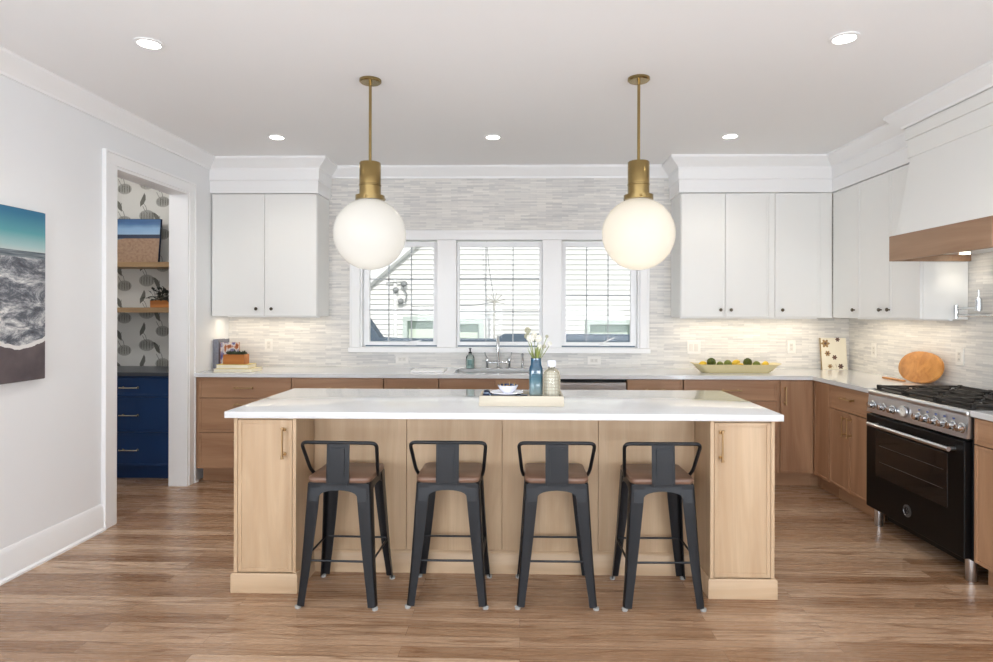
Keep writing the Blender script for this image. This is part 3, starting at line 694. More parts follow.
# ------------------------------------------------------------ bar stools
def make_stool():
    t = thing('bar_stool', '', 'stool')
    fx, fy = .191, .179; sxh, syh = .142, .140; ztop = .588
    m = MB(); ro = .035
    def rr(hx, hy, r, z, n=5):
        o = []
        for cx, cy, a0 in ((hx - r, hy - r, 0), (-hx + r, hy - r, PI / 2), (-hx + r, -hy + r, PI), (hx - r, -hy + r, 1.5 * PI)):
            for k in range(n + 1): a = a0 + PI / 2 * k / n; o.append((cx + r * math.cos(a), cy + r * math.sin(a), z))
        return o
    m.loft([rr(.150, .148, ro, .592), rr(.154, .152, ro, .600), rr(.154, .152, ro, .612), rr(.150, .148, ro, .617)])
    m.build('seat', M['seat'], t, ang=50)
    # pressed steel skirt under the seat, arched between the legs
    m = MB()
    zt = .592; 
    for ax in (0, 1):
        for s in (-1, 1):
            hx = .136; pts = [(-hx, zt), (hx, zt), (hx + .004, .505), (hx - .037, .505)]
            for k in range(13):
                a = k / 12 * PI; pts.append(((hx - .040) * math.cos(a), .505 + .052 * math.sin(a) ** .55 if 0 < k < 12 else .505))
            pts += [(-hx + .037, .505), (-hx - .004, .505)]
            cl = []
            for p in pts:
                if not cl or (abs(p[0] - cl[-1][0]) + abs(p[1] - cl[-1][1])) > 1e-4: cl.append(p)
            off = .146
            P = [((x, s * (off + (zt - z) * .12), z) if ax == 0 else (s * (off + (zt - z) * .10), x, z)) for x, z in cl]
            d = (0, -.003 * s, 0) if ax == 0 else (-.003 * s, 0, 0)
            m.prism(P, d)
    m.loft([rr(.150, .148, ro, .580), rr(.150, .148, ro, .5925)])
    m.build('seat_skirt', M['stool'], t)
    for sx in (-1, 1):
        for sy in (-1, 1):
            m = MB(); rings = []
            for k in range(9):
                f = k / 8; z = ztop * (1 - f) + .012 * f
                x = sxh + .010 + (fx - sxh - .012) * (f + .30 * max(0, f - .75) - .04 * math.sin(PI * f)); y = syh + .008 + (fy - syh - .008) * (f + .3 * max(0, f - .75) - .04 * math.sin(PI * f))
                wd = .066 - .030 * f ** 1.2 if f < .9 else .038; th = .004
                c = Vector((sx * x, sy * y, z)); ux = Vector((-sx, 0, 0)); uy = Vector((0, -sy, 0)); r = .010
                pts = [c + uy * wd, c + uy * r, c + uy * r * .3 + ux * r * .3, c + ux * r, c + ux * wd, c + ux * wd + uy * th, c + ux * (r + th) + uy * th, c + ux * th + uy * (r + th), c + ux * th + uy * wd]
                rings.append(pts if sx * sy > 0 else pts[::-1])
            m.loft(rings); 
            leg = m.build('leg', M['stool'], t, ang=45)
            q = rings[-1]; c = Vector((sx * (fx + .008 - .013), sy * (fy + .006 - .013), 0))
            MB().lathe([(0, 0), (.014, 0), (.015, .012), (0, .016)], c, 14).build('foot_cap', M['rubber'], leg)
    z = .222; f = (ztop - z) / ztop; bx = sxh + .008 + (fx - sxh - .012) * f - .006; by = syh + .006 + (fy - syh - .008) * f - .006
    for a, b in (((-bx, -by), (bx, -by)), ((bx, -by), (bx, by)), ((bx, by), (-bx, by)), ((-bx, by), (-bx, -by))):
        d = (Vector((b[0], b[1], 0)) - Vector((a[0], a[1], 0))).normalized() * .012
        m = MB().tube([(a[0] + d.x, a[1] + d.y, z), (b[0] - d.x, b[1] - d.y, z)], .0055, 8); m.build('crossbar', M['stool'], t)
    m = MB(); zt = .784
    def arc(pts, r=.03, n=6):
        P = [Vector(p) for p in pts]; o = [P[0]]
        for i in range(1, len(P) - 1):
            a = (P[i - 1] - P[i]).normalized(); b = (P[i + 1] - P[i]).normalized(); s = P[i] + a * r; e = P[i] + b * r
            for k in range(n + 1): q = k / n; o.append(s * (1 - q) ** 2 + P[i] * 2 * q * (1 - q) + e * q * q)
        return o + [P[-1]]
    m.tube(arc([(-.160, -.015, .598), (-.168, -.06, .632), (-.184, -.142, zt), (.184, -.142, zt), (.168, -.06, .632), (.160, -.015, .598)]), .0088, 12)
    m.build('back_rail', M['stool'], t)
    m = MB(); hw = .055
    # centre plate with raised border
    def P(x, z, y): k = (z - .60) / .190; return (x, -.156 + .010 * k - y, z)
    def pl(x0, x1, z0, z1, y0, y1):
        q = [P(x0, z0, y0), P(x1, z0, y0), P(x1, z1, y0), P(x0, z1, y0)]; r = [P(x0, z0, y1), P(x1, z0, y1), P(x1, z1, y1), P(x0, z1, y1)]; m.loft([q, r])
    pl(-hw, hw, .585, .785, -.001, .002); pl(-hw, -hw + .006, .60, .782, .002, .0045); pl(hw - .006, hw, .60, .782, .002, .0045)
    pl(-.032, .032, .628, .760, .002, .006); pl(-.045, .045, .578, .592, .002, .005)
    m.build('back_plate', M['stool'], t)
    return t
proto = make_stool(); index_children()
labs = ['black metal low-back stool, first from the left, beside the left end cabinet of the island', 'black metal low-back stool, second from the left, under the left pendant side of the island',
        'black metal low-back stool, third from the left, right of the island centre', 'black metal low-back stool, last on the right, beside the right end cabinet of the island']
for i, (x, y, r) in enumerate(((-.868, 3.062, -.03), (-.349, 3.083, .0), (.176, 3.086, .0), (.680, 3.086, .02))):
    o = proto if i == 0 else copy_tree(proto)
    o.location = (x, y, 0); o.rotation_euler = (0, 0, r); o['label'] = labs[i]; o['group'] = 'bar stools along the island'

# ------------------------------------------------------------ pantry
hm = mat('pale_brass_pull', 'c9c2ac', .25, 1)
M['blueH'] = M['blue']
pc = base_unit('pantry_cabinet', 'navy blue three drawer cabinet inside the pantry opening', (-3.70, 5.045, 0), 0, .84, [('drawer', .005, .835, .700, .862, (.44, .775, .15, True)), ('drawer', .005, .835, .405, .695, (.44, .545, .15, True)), ('drawer', .005, .835, .118, .400, (.44, .255, .15, True))], dep=.55, wood=('blue', 'blue'), hm=hm)
tag(MB().box(-4.27, XL - .165, 5.015, PB - .002, .8745, .905, .002).build('pantry_countertop', M['slate']), 'dark grey counter slab on the navy pantry cabinet', 'countertop')
for z, lb in ((1.852, 'upper oak wall shelf in the pantry, holding the beach picture'), (1.447, 'lower oak wall shelf in the pantry, holding the small planter')):
    tag(MB().box(-4.2, XL - .165, 5.35, PB - .002, z - .045, z, .002).build('floating_shelf', M['shelf']), lb, 'shelf', 'oak floating shelves in the pantry')
t = thing('beach_picture', 'small canvas of a beach under blue sky leaning on the upper pantry shelf', 'picture', (-3.86, 5.455, 1.853)); t.rotation_euler = (math.radians(-6), 0, 0)
MB().box(0, .585, 0, .022, 0, .405, .002).build('canvas', M['navy'], t)
MB().box(.004, .581, -.002, 0, .004, .401).build('print', M['beach'], t)
t = thing('wall_planter', 'small orange wooden planter with dark leafy plant on the lower pantry shelf', 'plant', (-3.205, 5.45, 1.448))
MB().box(-.11, .11, -.055, .055, 0, .065, .003).build('planter_box', M['crate'], t)
def leaves(n, rx, ry, h, ln, wd, seed, m):
    r = random.Random(seed)
    for k in range(n):
        a = r.uniform(0, 2 * PI); el = r.uniform(.1, 1.3); b = Vector((r.uniform(-rx, rx), r.uniform(-ry, ry), 0)); L = ln * r.uniform(.6, 1.1)
        d = Vector((math.cos(a) * math.cos(el), math.sin(a) * math.cos(el), math.sin(el))); mid = b + d * h * r.uniform(.3, 1); tip = mid + (d + Vector((0, 0, -.5))).normalized() * L
        sd = d.cross(Vector((0, 0, 1))).normalized() * wd; c = (mid + tip) / 2 + Vector((0, 0, L * .15)); nn = Vector((0, 0, .0012))
        m.tube([b, mid], .0012, 5)
        q = [mid, c + sd, tip, c - sd]; m.loft([[p for p in q], [p + nn for p in q]])
m = MB(); leaves(70, .09, .035, .10, .06, .016, 3, m); m.build('foliage', M['leafd'], t, loc=(0, 0, .06))
# small brass figure at the right end of the upper shelf
m = MB().lathe([(0, 0), (.03, 0), (.02, .02), (.032, .05), (.036, .09), (.026, .12), (.03, .14), (0, .14)], (0, 0, 0), 20); tag(m.build('brass_vase', mat('antique_gold', '8d7a4c', .4, .7), loc=(-3.13, 5.46, 1.853)), 'small antique gold vase at the right end of the upper pantry shelf', 'vase')
t = thing('recessed_light', 'unseen recessed light added in the pantry ceiling to brighten the pantry', 'ceiling light', (-3.5, 4.5, ZC))  # lamp added out of view to light the pantry
MB().lathe([(.05, -.001), (.068, -.001), (.07, -.006), (.052, -.008)], n=24).build('trim_ring', M['trim'], t)
light('lamp', 'POINT', (0, 0, -.15), (0, 0, 0), 10, (1, .97, .94), parent=t, radius=.1)

# ------------------------------------------------------------ big canvas on the left wall
t = thing('shore_canvas', 'large canvas of foaming surf and teal sky on the left wall', 'picture', (XL + .002, 3.368, 1.036), PI / 2)
# local x runs away (-y world is negative x); picture spans local x from -1.35 to 0 and faces local -y
MB().box(-1.35, 0, -.034, 0, 0, .925, .003).build('canvas', mat('canvas_edge', '2f3840', .8), t)
pr = MB().box(-1.348, -.002, -.0355, -.034, .002, .923).build('print', M['shore'], t)
t['label'] = 'large canvas of foaming surf and teal sky on the left wall'

# ------------------------------------------------------------ faucet, soap, outlets
t = thing('bridge_faucet', 'chrome bridge faucet with tall spout and two lever handles behind the sink', 'faucet', (-.20, 5.515, CT1))
Mc = M['chrome']
m = MB().lathe([(0, 0), (.022, 0), (.022, .008), (.013, .012), (.013, .05), (0, .05)], (0, 0, 0), 20)
pts = [(0, 0, .04), (0, 0, .23)] + [(0, -.075 + .075 * math.cos(a), .23 + .06 * math.sin(a)) for a in [PI * k / 8 for k in range(1, 8)]] + [(0, -.15, .21), (0, -.15, .17)]
m.tube(pts, .012, 14); m.lathe([(0, .16), (.015, .16), (.015, .20), (0, .20)], (0, -.15, 0), 16); m.build('spout', Mc, t)
MB().tube([(-.10, 0, .055), (.10, 0, .055)], .009, 12).build('bridge', Mc, t)
for s in (-1, 1):
    m = MB().lathe([(0, 0), (.02, 0), (.02, .008), (.011, .012), (.011, .05), (.016, .06), (.016, .085), (.01, .095), (0, .095)], (s * .1, 0, 0), 18)
    m.tube([(s * .1, 0, .09), (s * .115, -.01, .12), (s * .12, -.02, .145)], .005, 8); m.build('lever_handle', Mc, t)
m = MB().lathe([(0, 0), (.018, 0), (.018, .008), (.01, .012), (.012, .06), (.009, .10), (.014, .13), (0, .14)], (.22, 0, 0), 16); m.build('side_spray', Mc, t)
t = thing('soap_bottle', 'clear teal soap bottle with black pump left of the faucet', 'soap dispenser', (-.452, 5.49, CT1))
b = MB().lathe([(0, 0), (.036, 0), (.038, .01), (.038, .10), (.03, .118), (.014, .126), (.014, .134), (0, .134)], n=28).build('bottle', M['soapglass'], t)
MB().lathe([(0, .004), (.034, .004), (.034, .085), (0, .085)], n=24).build('liquid', mat('pale_teal_soap', 'd8e8e4', .3), b)
MB().box(-.018, .018, -.0395, -.037, .03, .08, .001).build('label_panel', mat('bottle_label_grey', '6f8f8a', .6), b)
m = MB().lathe([(0, .134), (.016, .134), (.016, .148), (.006, .152), (.006, .175), (.012, .178), (.012, .184), (0, .186)], n=18); m.tube([(0, 0, .181), (-.0, -.035, .179), (-.0, -.04, .172)], .004, 8); m.build('pump', M['black'], t)

def outlet(x, y, z, label, wd=.075, h=.12, rotz=0, kind='socket', n=1):
    t = thing('wall_outlet', label, 'wall outlet' if kind == 'socket' else 'light switch', (x, y, z), rotz)
    MB().box(-wd / 2, wd / 2, -.007, 0, -h / 2, h / 2, .002).build('cover_plate', M['plate'], t)
    for k in range(n):
        cx = (k - (n - 1) / 2) * .046
        ins = MB(); 
        if wd > h: ins.box(-.034, .034, -.009, -.006, -.017, .017, .001)
        else: ins.box(cx - .017, cx + .017, -.009, -.006, -.034, .034, .001)
        ins = ins.build('insert', M['slot'], t)
        if kind == 'socket':
            s = MB()
            for q in (-.018, .018):
                if wd > h: s.box(q - .006, q + .006, -.0098, -.0088, -.006, -.004); s.box(q - .006, q + .006, -.0098, -.0088, .004, .006)
                else: s.box(cx - .006, cx - .004, -.0098, -.0088, q - .006, q + .006); s.box(cx + .004, cx + .006, -.0098, -.0088, q - .006, q + .006)
            s.build('slots', M['darkslot'], ins)
    return t
yb = YB - .0005
outlet(-2.324, yb, 1.105, 'white outlet on the backsplash right of the cookbooks')
outlet(-1.087, yb, .978, 'white horizontal outlet under the left window', .12, .075)
outlet(.672, yb, .975, 'white horizontal outlet under the right window', .12, .075)
outlet(1.575, yb, 1.098, 'white double switch plate above the left end of the lemon tray', .12, .12, kind='switch', n=2)
outlet(2.453, yb, 1.104, 'white outlet on the backsplash left of the patterned board')
outlet(XR - .0005, 5.20, 1.10, 'white outlet on the right wall next to the corner', rotz=-PI / 2)
outlet(XR - .0005, 4.20, 1.12, 'white outlet on the right wall behind the range', rotz=-PI / 2)

# ------------------------------------------------------------ pot filler
t = thing('pot_filler', 'chrome folding pot filler on the stone wall over the range', 'faucet', (XR, 3.60, 1.40))
m = MB().lathe([(0, 0), (.03, 0), (.028, .012), (0, .012)], n=20, M=Matrix.Rotation(-PI / 2, 4, 'Y')); m.tube([(-.01, 0, 0), (-.085, 0, 0)], .011, 12); m.build('wall_mount', Mc, t)
m = MB().tube([(-.085, 0, 0), (-.085, .52, 0)], .009, 12); m.lathe([(0, -.02), (.014, -.02), (.014, .02), (0, .02)], (-.085, 0, 0), 16); m.build('lower_arm', Mc, t)
m = MB().lathe([(0, -.018), (.014, -.018), (.014, .068), (0, .068)], (-.085, .52, 0), 16); m.tube([(-.085, .52, .045), (-.085, .33, .045)], .009, 12); m.build('upper_arm', Mc, t)
m = MB().lathe([(0, .03), (.018, .03), (.018, .105), (.012, .112), (.006, .115), (.006, .16), (0, .16)], (-.085, .32, 0), 18); m.build('valve', Mc, t)

# ------------------------------------------------------------ counter things, left end
def book(name, label, loc, rot, w, d, h, cover, pages, grp=None):
    t = thing(name, label, 'book', loc, 0, grp); t.rotation_euler = rot
    c = MB().box(0, .004, 0, d, 0, h, .001); c.box(.0, w, 0, d, 0, .003, .0008) if False else None
    c.box(w - .004, w, 0, d, 0, h, .001); c.box(0, w, -.003, .003, 0, h, .001); c.build('cover', cover, t)
    MB().box(.004, w - .004, .003, d - .004, .004, h - .004).build('pages', M['paper'], t); return t
def cover_mat():
    t = NT('cookbook_cover'); v = t.obj(); s = t.n('SeparateXYZ', {0: v}); n1 = t.noise(t.mapping(v, (6, 1, 5)), 2.6, 3, .5)
    c = t.ramp(n1, [(.36, '3b4280'), (.47, '7a7398'), (.54, 'd9d6cf'), (.62, 'b0622c'), (.70, '7c3f1e')], 'LINEAR'); t.set(t.b.inputs['Base Color'], c); t.bsdf(Roughness=.4); return t.m
def standing(label, x, y, rz, w, th, h, cov, sp):
    t = thing('standing_book', label, 'book', (x, y, CT1), rz)
    MB().box(0, w, 0, .003, 0, h, .001).build('front_cover', cov, t)
    MB().box(0, w, th - .003, th, 0, h, .001).build('rear_cover', sp, t)
    MB().box(-.003, .0, 0, th, 0, h, .001).build('spine', sp, t)
    MB().box(.002, w - .004, .0035, th - .0035, .003, h - .004).build('pages', M['paper'], t)
gs = mat('grey_spine', '8b8c98', .7, var=.5, scale=40)
standing('upright book showing its grey speckled spine, hard against the left wall', -2.645, 5.30, math.radians(90), .20, .046, .262, gs, gs)
standing('upright cookbook with purple, white and orange cover, right of the grey spine', -2.636, 5.315, math.radians(6), .155, .03, .235, cover_mat(), mat('orange_book_cloth', 'a8552a', .6))
def flatbook(label, loc, rz, w, d, h, col):
    t = thing('flat_book', label, 'book', loc, rz); cm = mat('book_cover_' + col, col, .5, var=.1)
    m = MB().box(0, w, 0, d, 0, .003, .0008).box(0, w, 0, d, h - .003, h, .0008).box(0, w, d - .003, d, 0, h, .0008); m.build('cover', cm, t)
    MB().box(.003, w - .003, .003, d - .004, .003, h - .003).build('pages', M['paper'], t)
flatbook('cream hardback lying flat on the counter, bottom of the two book stack', (-2.575, 5.07, CT1), 0, .33, .20, .026, 'dccfa8')
flatbook('yellow edged book lying on the cream hardback, under the wooden planter', (-2.56, 5.085, CT1 + .0265), math.radians(2), .27, .17, .034, 'd8c46a')
t = thing('wooden_planter', 'orange brown wooden planter with low green succulents on the stacked books', 'plant', (-2.425, 5.165, CT1 + .061), 0)
m = MB()
for a in ((-.09, .09, -.05, -.042, 0, .082), (-.09, .09, .042, .05, 0, .082), (-.09, -.082, -.042, .042, 0, .082), (.082, .09, -.042, .042, 0, .082), (-.082, .082, -.042, .042, 0, .06)): m.box(*a, bev=.001)
m.build('planter_box', M['crate'], t)
m = MB(); rr_ = random.Random(5)
for k in range(14):
    c = Vector((rr_.uniform(-.065, .065), rr_.uniform(-.025, .025), .078)); s = rr_.uniform(.018, .028)
    for q in range(9):
        a = q * 2.4; el = .25 + q * .13; d = Vector((math.cos(a) * math.cos(el), math.sin(a) * math.cos(el), math.sin(el))); sd = d.cross(Vector((0, 0, 1))).normalized()
        m.tube([c, c + d * s * .7, c + d * s * 1.4], s * .2, 6, rs=[s * .12, s * .3, s * .04])
m.tube([(-.02, 0, .06), (-.015, 0, .125)], .006, 8, rs=[.008, .003]); m.build('succulents', M['leaf'], t)

# ------------------------------------------------------------ white board left of the sink
tag(MB().box(-.93, -.645, 5.13, 5.36, CT1, CT1 + .012, .004, seg=2).build('serving_board', mat('white_board', 'f0efee', .3)), 'flat white board lying on the counter left of the sink', 'tray')

# ------------------------------------------------------------ lemon tray
t = thing('boat_tray', 'long cream boat shaped tray on the back counter right of the dishwasher', 'tray', (1.828, 5.25, CT1))
m = MB(); rings = []
def boat(hx, hy, z, r=.05, n=6):
    o = []
    for cx, cy, a0 in ((hx - r, hy - r, 0), (-hx + r, hy - r, PI / 2), (-hx + r, -hy + r, PI), (hx - r, -hy + r, 1.5 * PI)):
        for k in range(n + 1): a = a0 + PI / 2 * k / n; o.append((cx + r * math.cos(a), cy + r * math.sin(a), z + .02 * max(0, abs(cx + r * math.cos(a)) - .26) / .11 * (z > .02)))
    return o
m.loft([boat(.28, .06, 0), boat(.305, .075, .02), boat(.345, .09, .05), boat(.37, .098, .06), boat(.362, .09, .062), boat(.335, .078, .046), boat(.295, .062, .014)]); m.build('shell', M['cream'], t)
def fruit(kind, x, y, z, r, label, grp):
    nm = {'lemon': 'lemon', 'arti': 'artichoke', 'lime': 'green_pear'}[kind]
    m = MB()
    if kind == 'lemon': m.ball((0, 0, 0), r, n=20, m=14, sc3=(.85, .85, 1.2), fn=lambda a, t: 1 + .12 * (abs(math.cos(t)) ** 12), M=Matrix.Rotation(1.3, 4, 'Y'))
    elif kind == 'arti':
        m.ball((0, 0, 0), r * .8, n=16, m=10)
        for i in range(6):
            for j in range(9):
                el = -.9 + i * .42; a = j * 2 * PI / 9 + (i % 2) * .35; d = Vector((math.cos(a) * math.cos(el), math.sin(a) * math.cos(el), math.sin(el)))
                up = Vector((-math.cos(a) * math.sin(el), -math.sin(a) * math.sin(el), math.cos(el))); sd = d.cross(up)
                b = d * r * .74; w_ = r * .3
                q = [b - up * r * .25 - sd * w_ * .7, b + up * r * .1 + d * r * .16 - sd * w_, b + up * r * .5 + d * r * .12, b + up * r * .1 + d * r * .16 + sd * w_, b - up * r * .25 + sd * w_ * .7]
                m.loft([q, [p - d * .003 for p in q]])
    else: m.ball((0, 0, 0), r, n=18, m=12, fn=lambda a, t: 1 + .04 * math.sin(3 * a))
    if kind != 'arti':
        MB_ = None
    mm = {'lemon': M['lemon'], 'arti': M['arti'], 'lime': M['lime']}[kind]
    o = m.build(nm, mm, loc=(1.828 + x, 5.25 + y, CT1 + z + .022), rot=(0, 0, x * 3)); tag(o, label, 'fruit' if kind != 'arti' else 'vegetable', grp)
fr_ = [('lemon', -.275, .0, .048, .029, 'yellow lemon at the left end of the boat tray'), ('arti', -.200, 0, .062, .040, 'dark green artichoke next to the left end lemon of the tray'),
       ('lime', -.128, 0, .042, .029, 'small green fruit between the left artichoke and the olive fruit'), ('lime', -.060, .0, .048, .034, 'olive green fruit left of the tray centre'),
       ('lemon', .018, .030, .058, .029, 'yellow lemon at the back of the tray centre'), ('lemon', .026, -.036, .038, .025, 'yellow lemon at the front of the tray centre'), ('arti', .106, .0, .062, .039, 'dark green artichoke right of the tray centre'),
       ('lime', .182, 0, .044, .031, 'olive green fruit between the right artichoke and the right end lemon'), ('lemon', .256, 0, .048, .030, 'yellow lemon at the right end of the boat tray')]
for a in fr_: fruit(*a, 'lemons and greens in the boat tray')

# ------------------------------------------------------------ patterned board in the corner
t = thing('patterned_board', 'upright white board printed with brown blossoms leaning in the back right corner', 'board', (2.70, 5.53, CT1), math.radians(-3)); t.rotation_euler = (math.radians(-7), 0, 0)
MB().box(0, .225, 0, .014, 0, .285, .002).build('panel', mat('ivory_board', 'e5ddc8', .5, var=.04), t)
MB().box(-.004, .0, -.001, .015, 0, .285, .001).build('edge_strip', mat('gold_edge', '9d8352', .4, .4), t)
m = MB()
def flower(cx, cz, r, mi=0):
    for k in range(6): a = k * PI / 3; m.prism([(cx + x, -.0012, cz + z) for x, z in ell(r * .55 * math.cos(a), r * .55 * math.sin(a), r * .5, r * .3, 10, a)], (0, .001, 0), mi)
    m.prism([(cx + x, -.0016, cz + z) for x, z in ell(0, 0, r * .3, r * .3, 10)], (0, .001, 0), 1)
flower(.04, .235, .038); flower(.15, .27, .02, 1); flower(.055, .145, .026); flower(.115, .11, .022, 1); flower(.07, .03, .02); flower(.165, .03, .024, 1)
for q in range(3): m.tube([(.10 + q * .03, -.001, .02), (.08 + q * .04, -.001, .05)], .0012, 5)
m.build('printed_blossoms', [mat('tan_ink', '9a7b4f', .6), mat('brown_ink', '5d4238', .6)], t)

# ------------------------------------------------------------ round cutting board with handle, leaning on the right wall
t = thing('cutting_board', 'round honey coloured wooden cutting board leaning on the right wall by the range', 'cutting board', (2.86, 4.50, CT1), -PI / 2)
t.rotation_euler = (0, 0, -PI / 2 )
m = MB(); lean = .3
def bp_(x, z, y): return (x, y + z * lean * .9, z)
o = []; 
for k in range(40):
    a = 2 * PI * k / 40; o.append((.235 * (abs(math.cos(a)) ** .9) * (1 if math.cos(a) > 0 else -1), .118 + .112 * (abs(math.sin(a)) ** .95) * (1 if math.sin(a) > 0 else -1)))
fa = [Vector(bp_(x, z, 0)) for x, z in o]; nrm = Vector((0, 1, -lean * .9)).normalized()
m.loft([[v - Vector((0, 0, 0)) + (Vector(bp_(0, .118, 0)) - v) * .02 for v in fa], [v + nrm * .003 for v in fa], [v + nrm * .022 for v in fa], [v + nrm * .025 + (Vector(bp_(0, .118, 0)) - v) * .02 for v in fa]])
m.build('board', M['board'], t)
MB().box(-.33, -.08, -.04, -.005, .0005, .012, .004).build('handle', M['board'], t)
t.location.x = 2.855

# ------------------------------------------------------------ island tray group
t = thing('wooden_tray', 'whitewashed rectangular wooden tray at the middle of the island slab', 'tray', (.006, 3.355, .9145))
m = MB(); hx, hy = .224, .115
m.box(-hx + .004, hx - .004, -hy + .004, hy - .004, 0, .036); m.box(-hx, hx, -hy, -hy + .012, 0, .054, .002); m.box(-hx, hx, hy - .012, hy, 0, .054, .002)
m.box(-hx, -hx + .012, -hy + .012, hy - .012, 0, .054, .002); m.box(hx - .012, hx, -hy + .012, hy - .012, 0, .054, .002)
m.box(-hx - .002, hx + .002, -hy - .002, hy + .002, .0, .018, .001); m.build('box', M['traywd'], t)
zt = .9145 + .0365
# vase
t = thing('glass_vase', 'blue glass vase fading to clear at the base, in the tray', 'vase', (.086, 3.385, zt))
m = MB()
def sq(h, z, r): 
    o = []
    for cx, cy, a0 in ((h - r, h - r, 0), (-h + r, h - r, PI / 2), (-h + r, -h + r, PI), (h - r, -h + r, 1.5 * PI)):
        for k in range(5): a = a0 + PI / 2 * k / 4; o.append((cx + r * math.cos(a), cy + r * math.sin(a), z))
    return o
m.loft([sq(.034, 0.0005, .012), sq(.0365, .006, .014), sq(.037, .14, .016), sq(.036, .155, .02), sq(.029, .172, .02), sq(.028, .209, .02), sq(.0255, .209, .018), sq(.0265, .175, .018), sq(.033, .152, .018), sq(.033, .01, .012)]); m.build('vessel', M['vase'], t)
fl = thing('flower_bunch', 'bunch of white blooms and green stems in the blue vase', 'flowers', (.086, 3.385, zt + .004))
stems = [(-.046, .0, .388, .019, 'bud'), (-.03, -.01, .345, .025, 'petal'), (.012, .0, .343, .023, 'petal'), (-.01, .02, .365, .018, 'petal'), (.060, .0, .355, .010, 'bud'), (.076, .01, .315, .014, 'petal'), (-.05, .01, .355, .017, 'bud'), (.045, -.01, .30, .012, 'bud'), (.02, .0, .30, .014, 'petal')]
m = MB()
for i, (x, y, z, r, k) in enumerate(stems): 
    z -= .03; m.tube([(x * .1, y * .1, .01), (x * .25, y * .3, .19), (x * .6, y, z * .8), (x, y, z - r * .5)], .0018, 6)
for k in range(14):
    r = random.Random(k); a = r.uniform(0, 2 * PI); p = Vector((.012 * math.cos(a), .012 * math.sin(a), .19)); q = p + Vector((math.cos(a) * .035, math.sin(a) * .02, r.uniform(.04, .09))); sd = Vector((-math.sin(a), math.cos(a), 0)) * .006; c = (p + q) / 2
    m.loft([[p, c + sd, q, c - sd], [v + Vector((0, 0, .0015)) for v in (p, c + sd, q, c - sd)]])
m.build('stems', M['stem'], fl)
for i, (x, y, z, r, k) in enumerate(stems):
    m = MB(); z -= .03; rr_ = random.Random(i)
    m.ball((x, y, z), r * .75, n=12, m=8)
    for q in range(26):
        th = math.acos(1 - 2 * (q + .5) / 26); ph = q * 2.4; d = Vector((math.sin(th) * math.cos(ph), math.sin(th) * math.sin(ph), math.cos(th)))
        m.ball(Vector((x, y, z)) + d * r * .72, r * .28, n=7, m=5)
    m.build('bloom', M[k], fl)
# woven bottle
t = thing('woven_bottle', 'pale bottle wrapped in an open woven grid with white stopper, right of the blue vase', 'bottle', (.170, 3.335, zt))
prof = [(.002, 0), (.044, 0), (.046, .01), (.046, .115), (.040, .138), (.022, .155), (.018, .158), (.018, .168)]
MB().lathe([(r * .94, z + .001) for r, z in prof] + [(0, .167)], n=28).build('glass', M['clearjar'], t)
MB().lathe([(0, .006), (.040, .006), (.040, .118), (.033, .138), (0, .145)], n=24).build('contents', mat('cream_contents', 'efebdf', .8), t)
m = MB()
for k in range(16):
    a = 2 * PI * k / 16; m.tube([(r * math.cos(a), r * math.sin(a), z) for r, z in prof[1:6]], .0016, 5)
for z in (.004, .022, .04, .058, .076, .094, .112, .128, .142):
    r = .046 if z < .116 else .046 - (z - .116) * .27
    m.tube([(r * math.cos(a), r * math.sin(a), z) for a in [2 * PI * q / 28 for q in range(29)]], .0016, 5)
m.build('woven_grid', M['rattan'], t)
MB().lathe([(0, .168), (.023, .168), (.024, .173), (.024, .195), (.02, .201), (0, .202)], n=20).build('stopper', M['china'], t)
# plate, cloth, bowl
t = tag(MB().lathe([(0, 0), (.05, 0), (.055, .003), (.092, .014), (.09, .017), (.054, .008), (0, .007)], n=40).build('plate', M['china'], loc=(-.075, 3.35, zt + .0105)), 'white plate under the small bowl in the tray', 'plate')
m = MB(); rr_ = random.Random(11); n = 18
rings = []
G = [[Vector((-.200 + .24 * i / n + .004 * math.sin(j * 1.7), 3.262 + .17 * j / 12, zt + .0015 + .0028 * (1 + math.sin(i * .9 + j * .7)) + (.010 * (1 + math.sin(j * 1.3)) if i < 3 else 0))) for i in range(n + 1)] for j in range(13)]
vv = [[m.bm.verts.new(p) for p in row] for row in G]
for j in range(12):
    for i in range(n): m.bm.faces.new((vv[j][i], vv[j][i + 1], vv[j + 1][i + 1], vv[j + 1][i])).material_index = (i // 3 + j // 4) % 2
cl = m.build('napkin', [M['navy'], mat('pale_blue_cloth', '9fb4cf', .9)]); sm = cl.modifiers.new('t', 'SOLIDIFY'); sm.thickness = .001
tag(cl, 'navy and pale blue cloth napkin spread in the tray under the plate', 'napkin')
t = thing('small_bowl', 'small white bowl with a blue and gold patterned rim on the plate in the tray', 'bowl', (-.068, 3.345, zt + .0185))
MB().lathe([(0, 0), (.026, 0), (.028, .004), (.045, .022), (.057, .046), (.0545, .046), (.042, .024), (.024, .008), (0, .007)], n=40).build('vessel', M['china'], t)
MB().lathe([(.0485, .030), (.0572, .0464), (.0545, .0466), (.0535, .045), (.0475, .034)], n=40).build('rim_band', M['navyband'], t)
m = MB(); 
for k in range(9):
    a = k * .7; m.tube([(.04 * math.cos(a), .04 * math.sin(a), .032), (.05 * math.cos(a), .05 * math.sin(a), .05 + .006 * (k % 3))], .0025, 6)
for k in range(14): r2 = random.Random(k + 40); m.ball((r2.uniform(-.028, .028), r2.uniform(-.028, .028), .028 + r2.uniform(0, .012)), .008, n=8, m=6)
m.build('filling', mat('gold_trinkets', 'b79c6a', .5, .3), t)

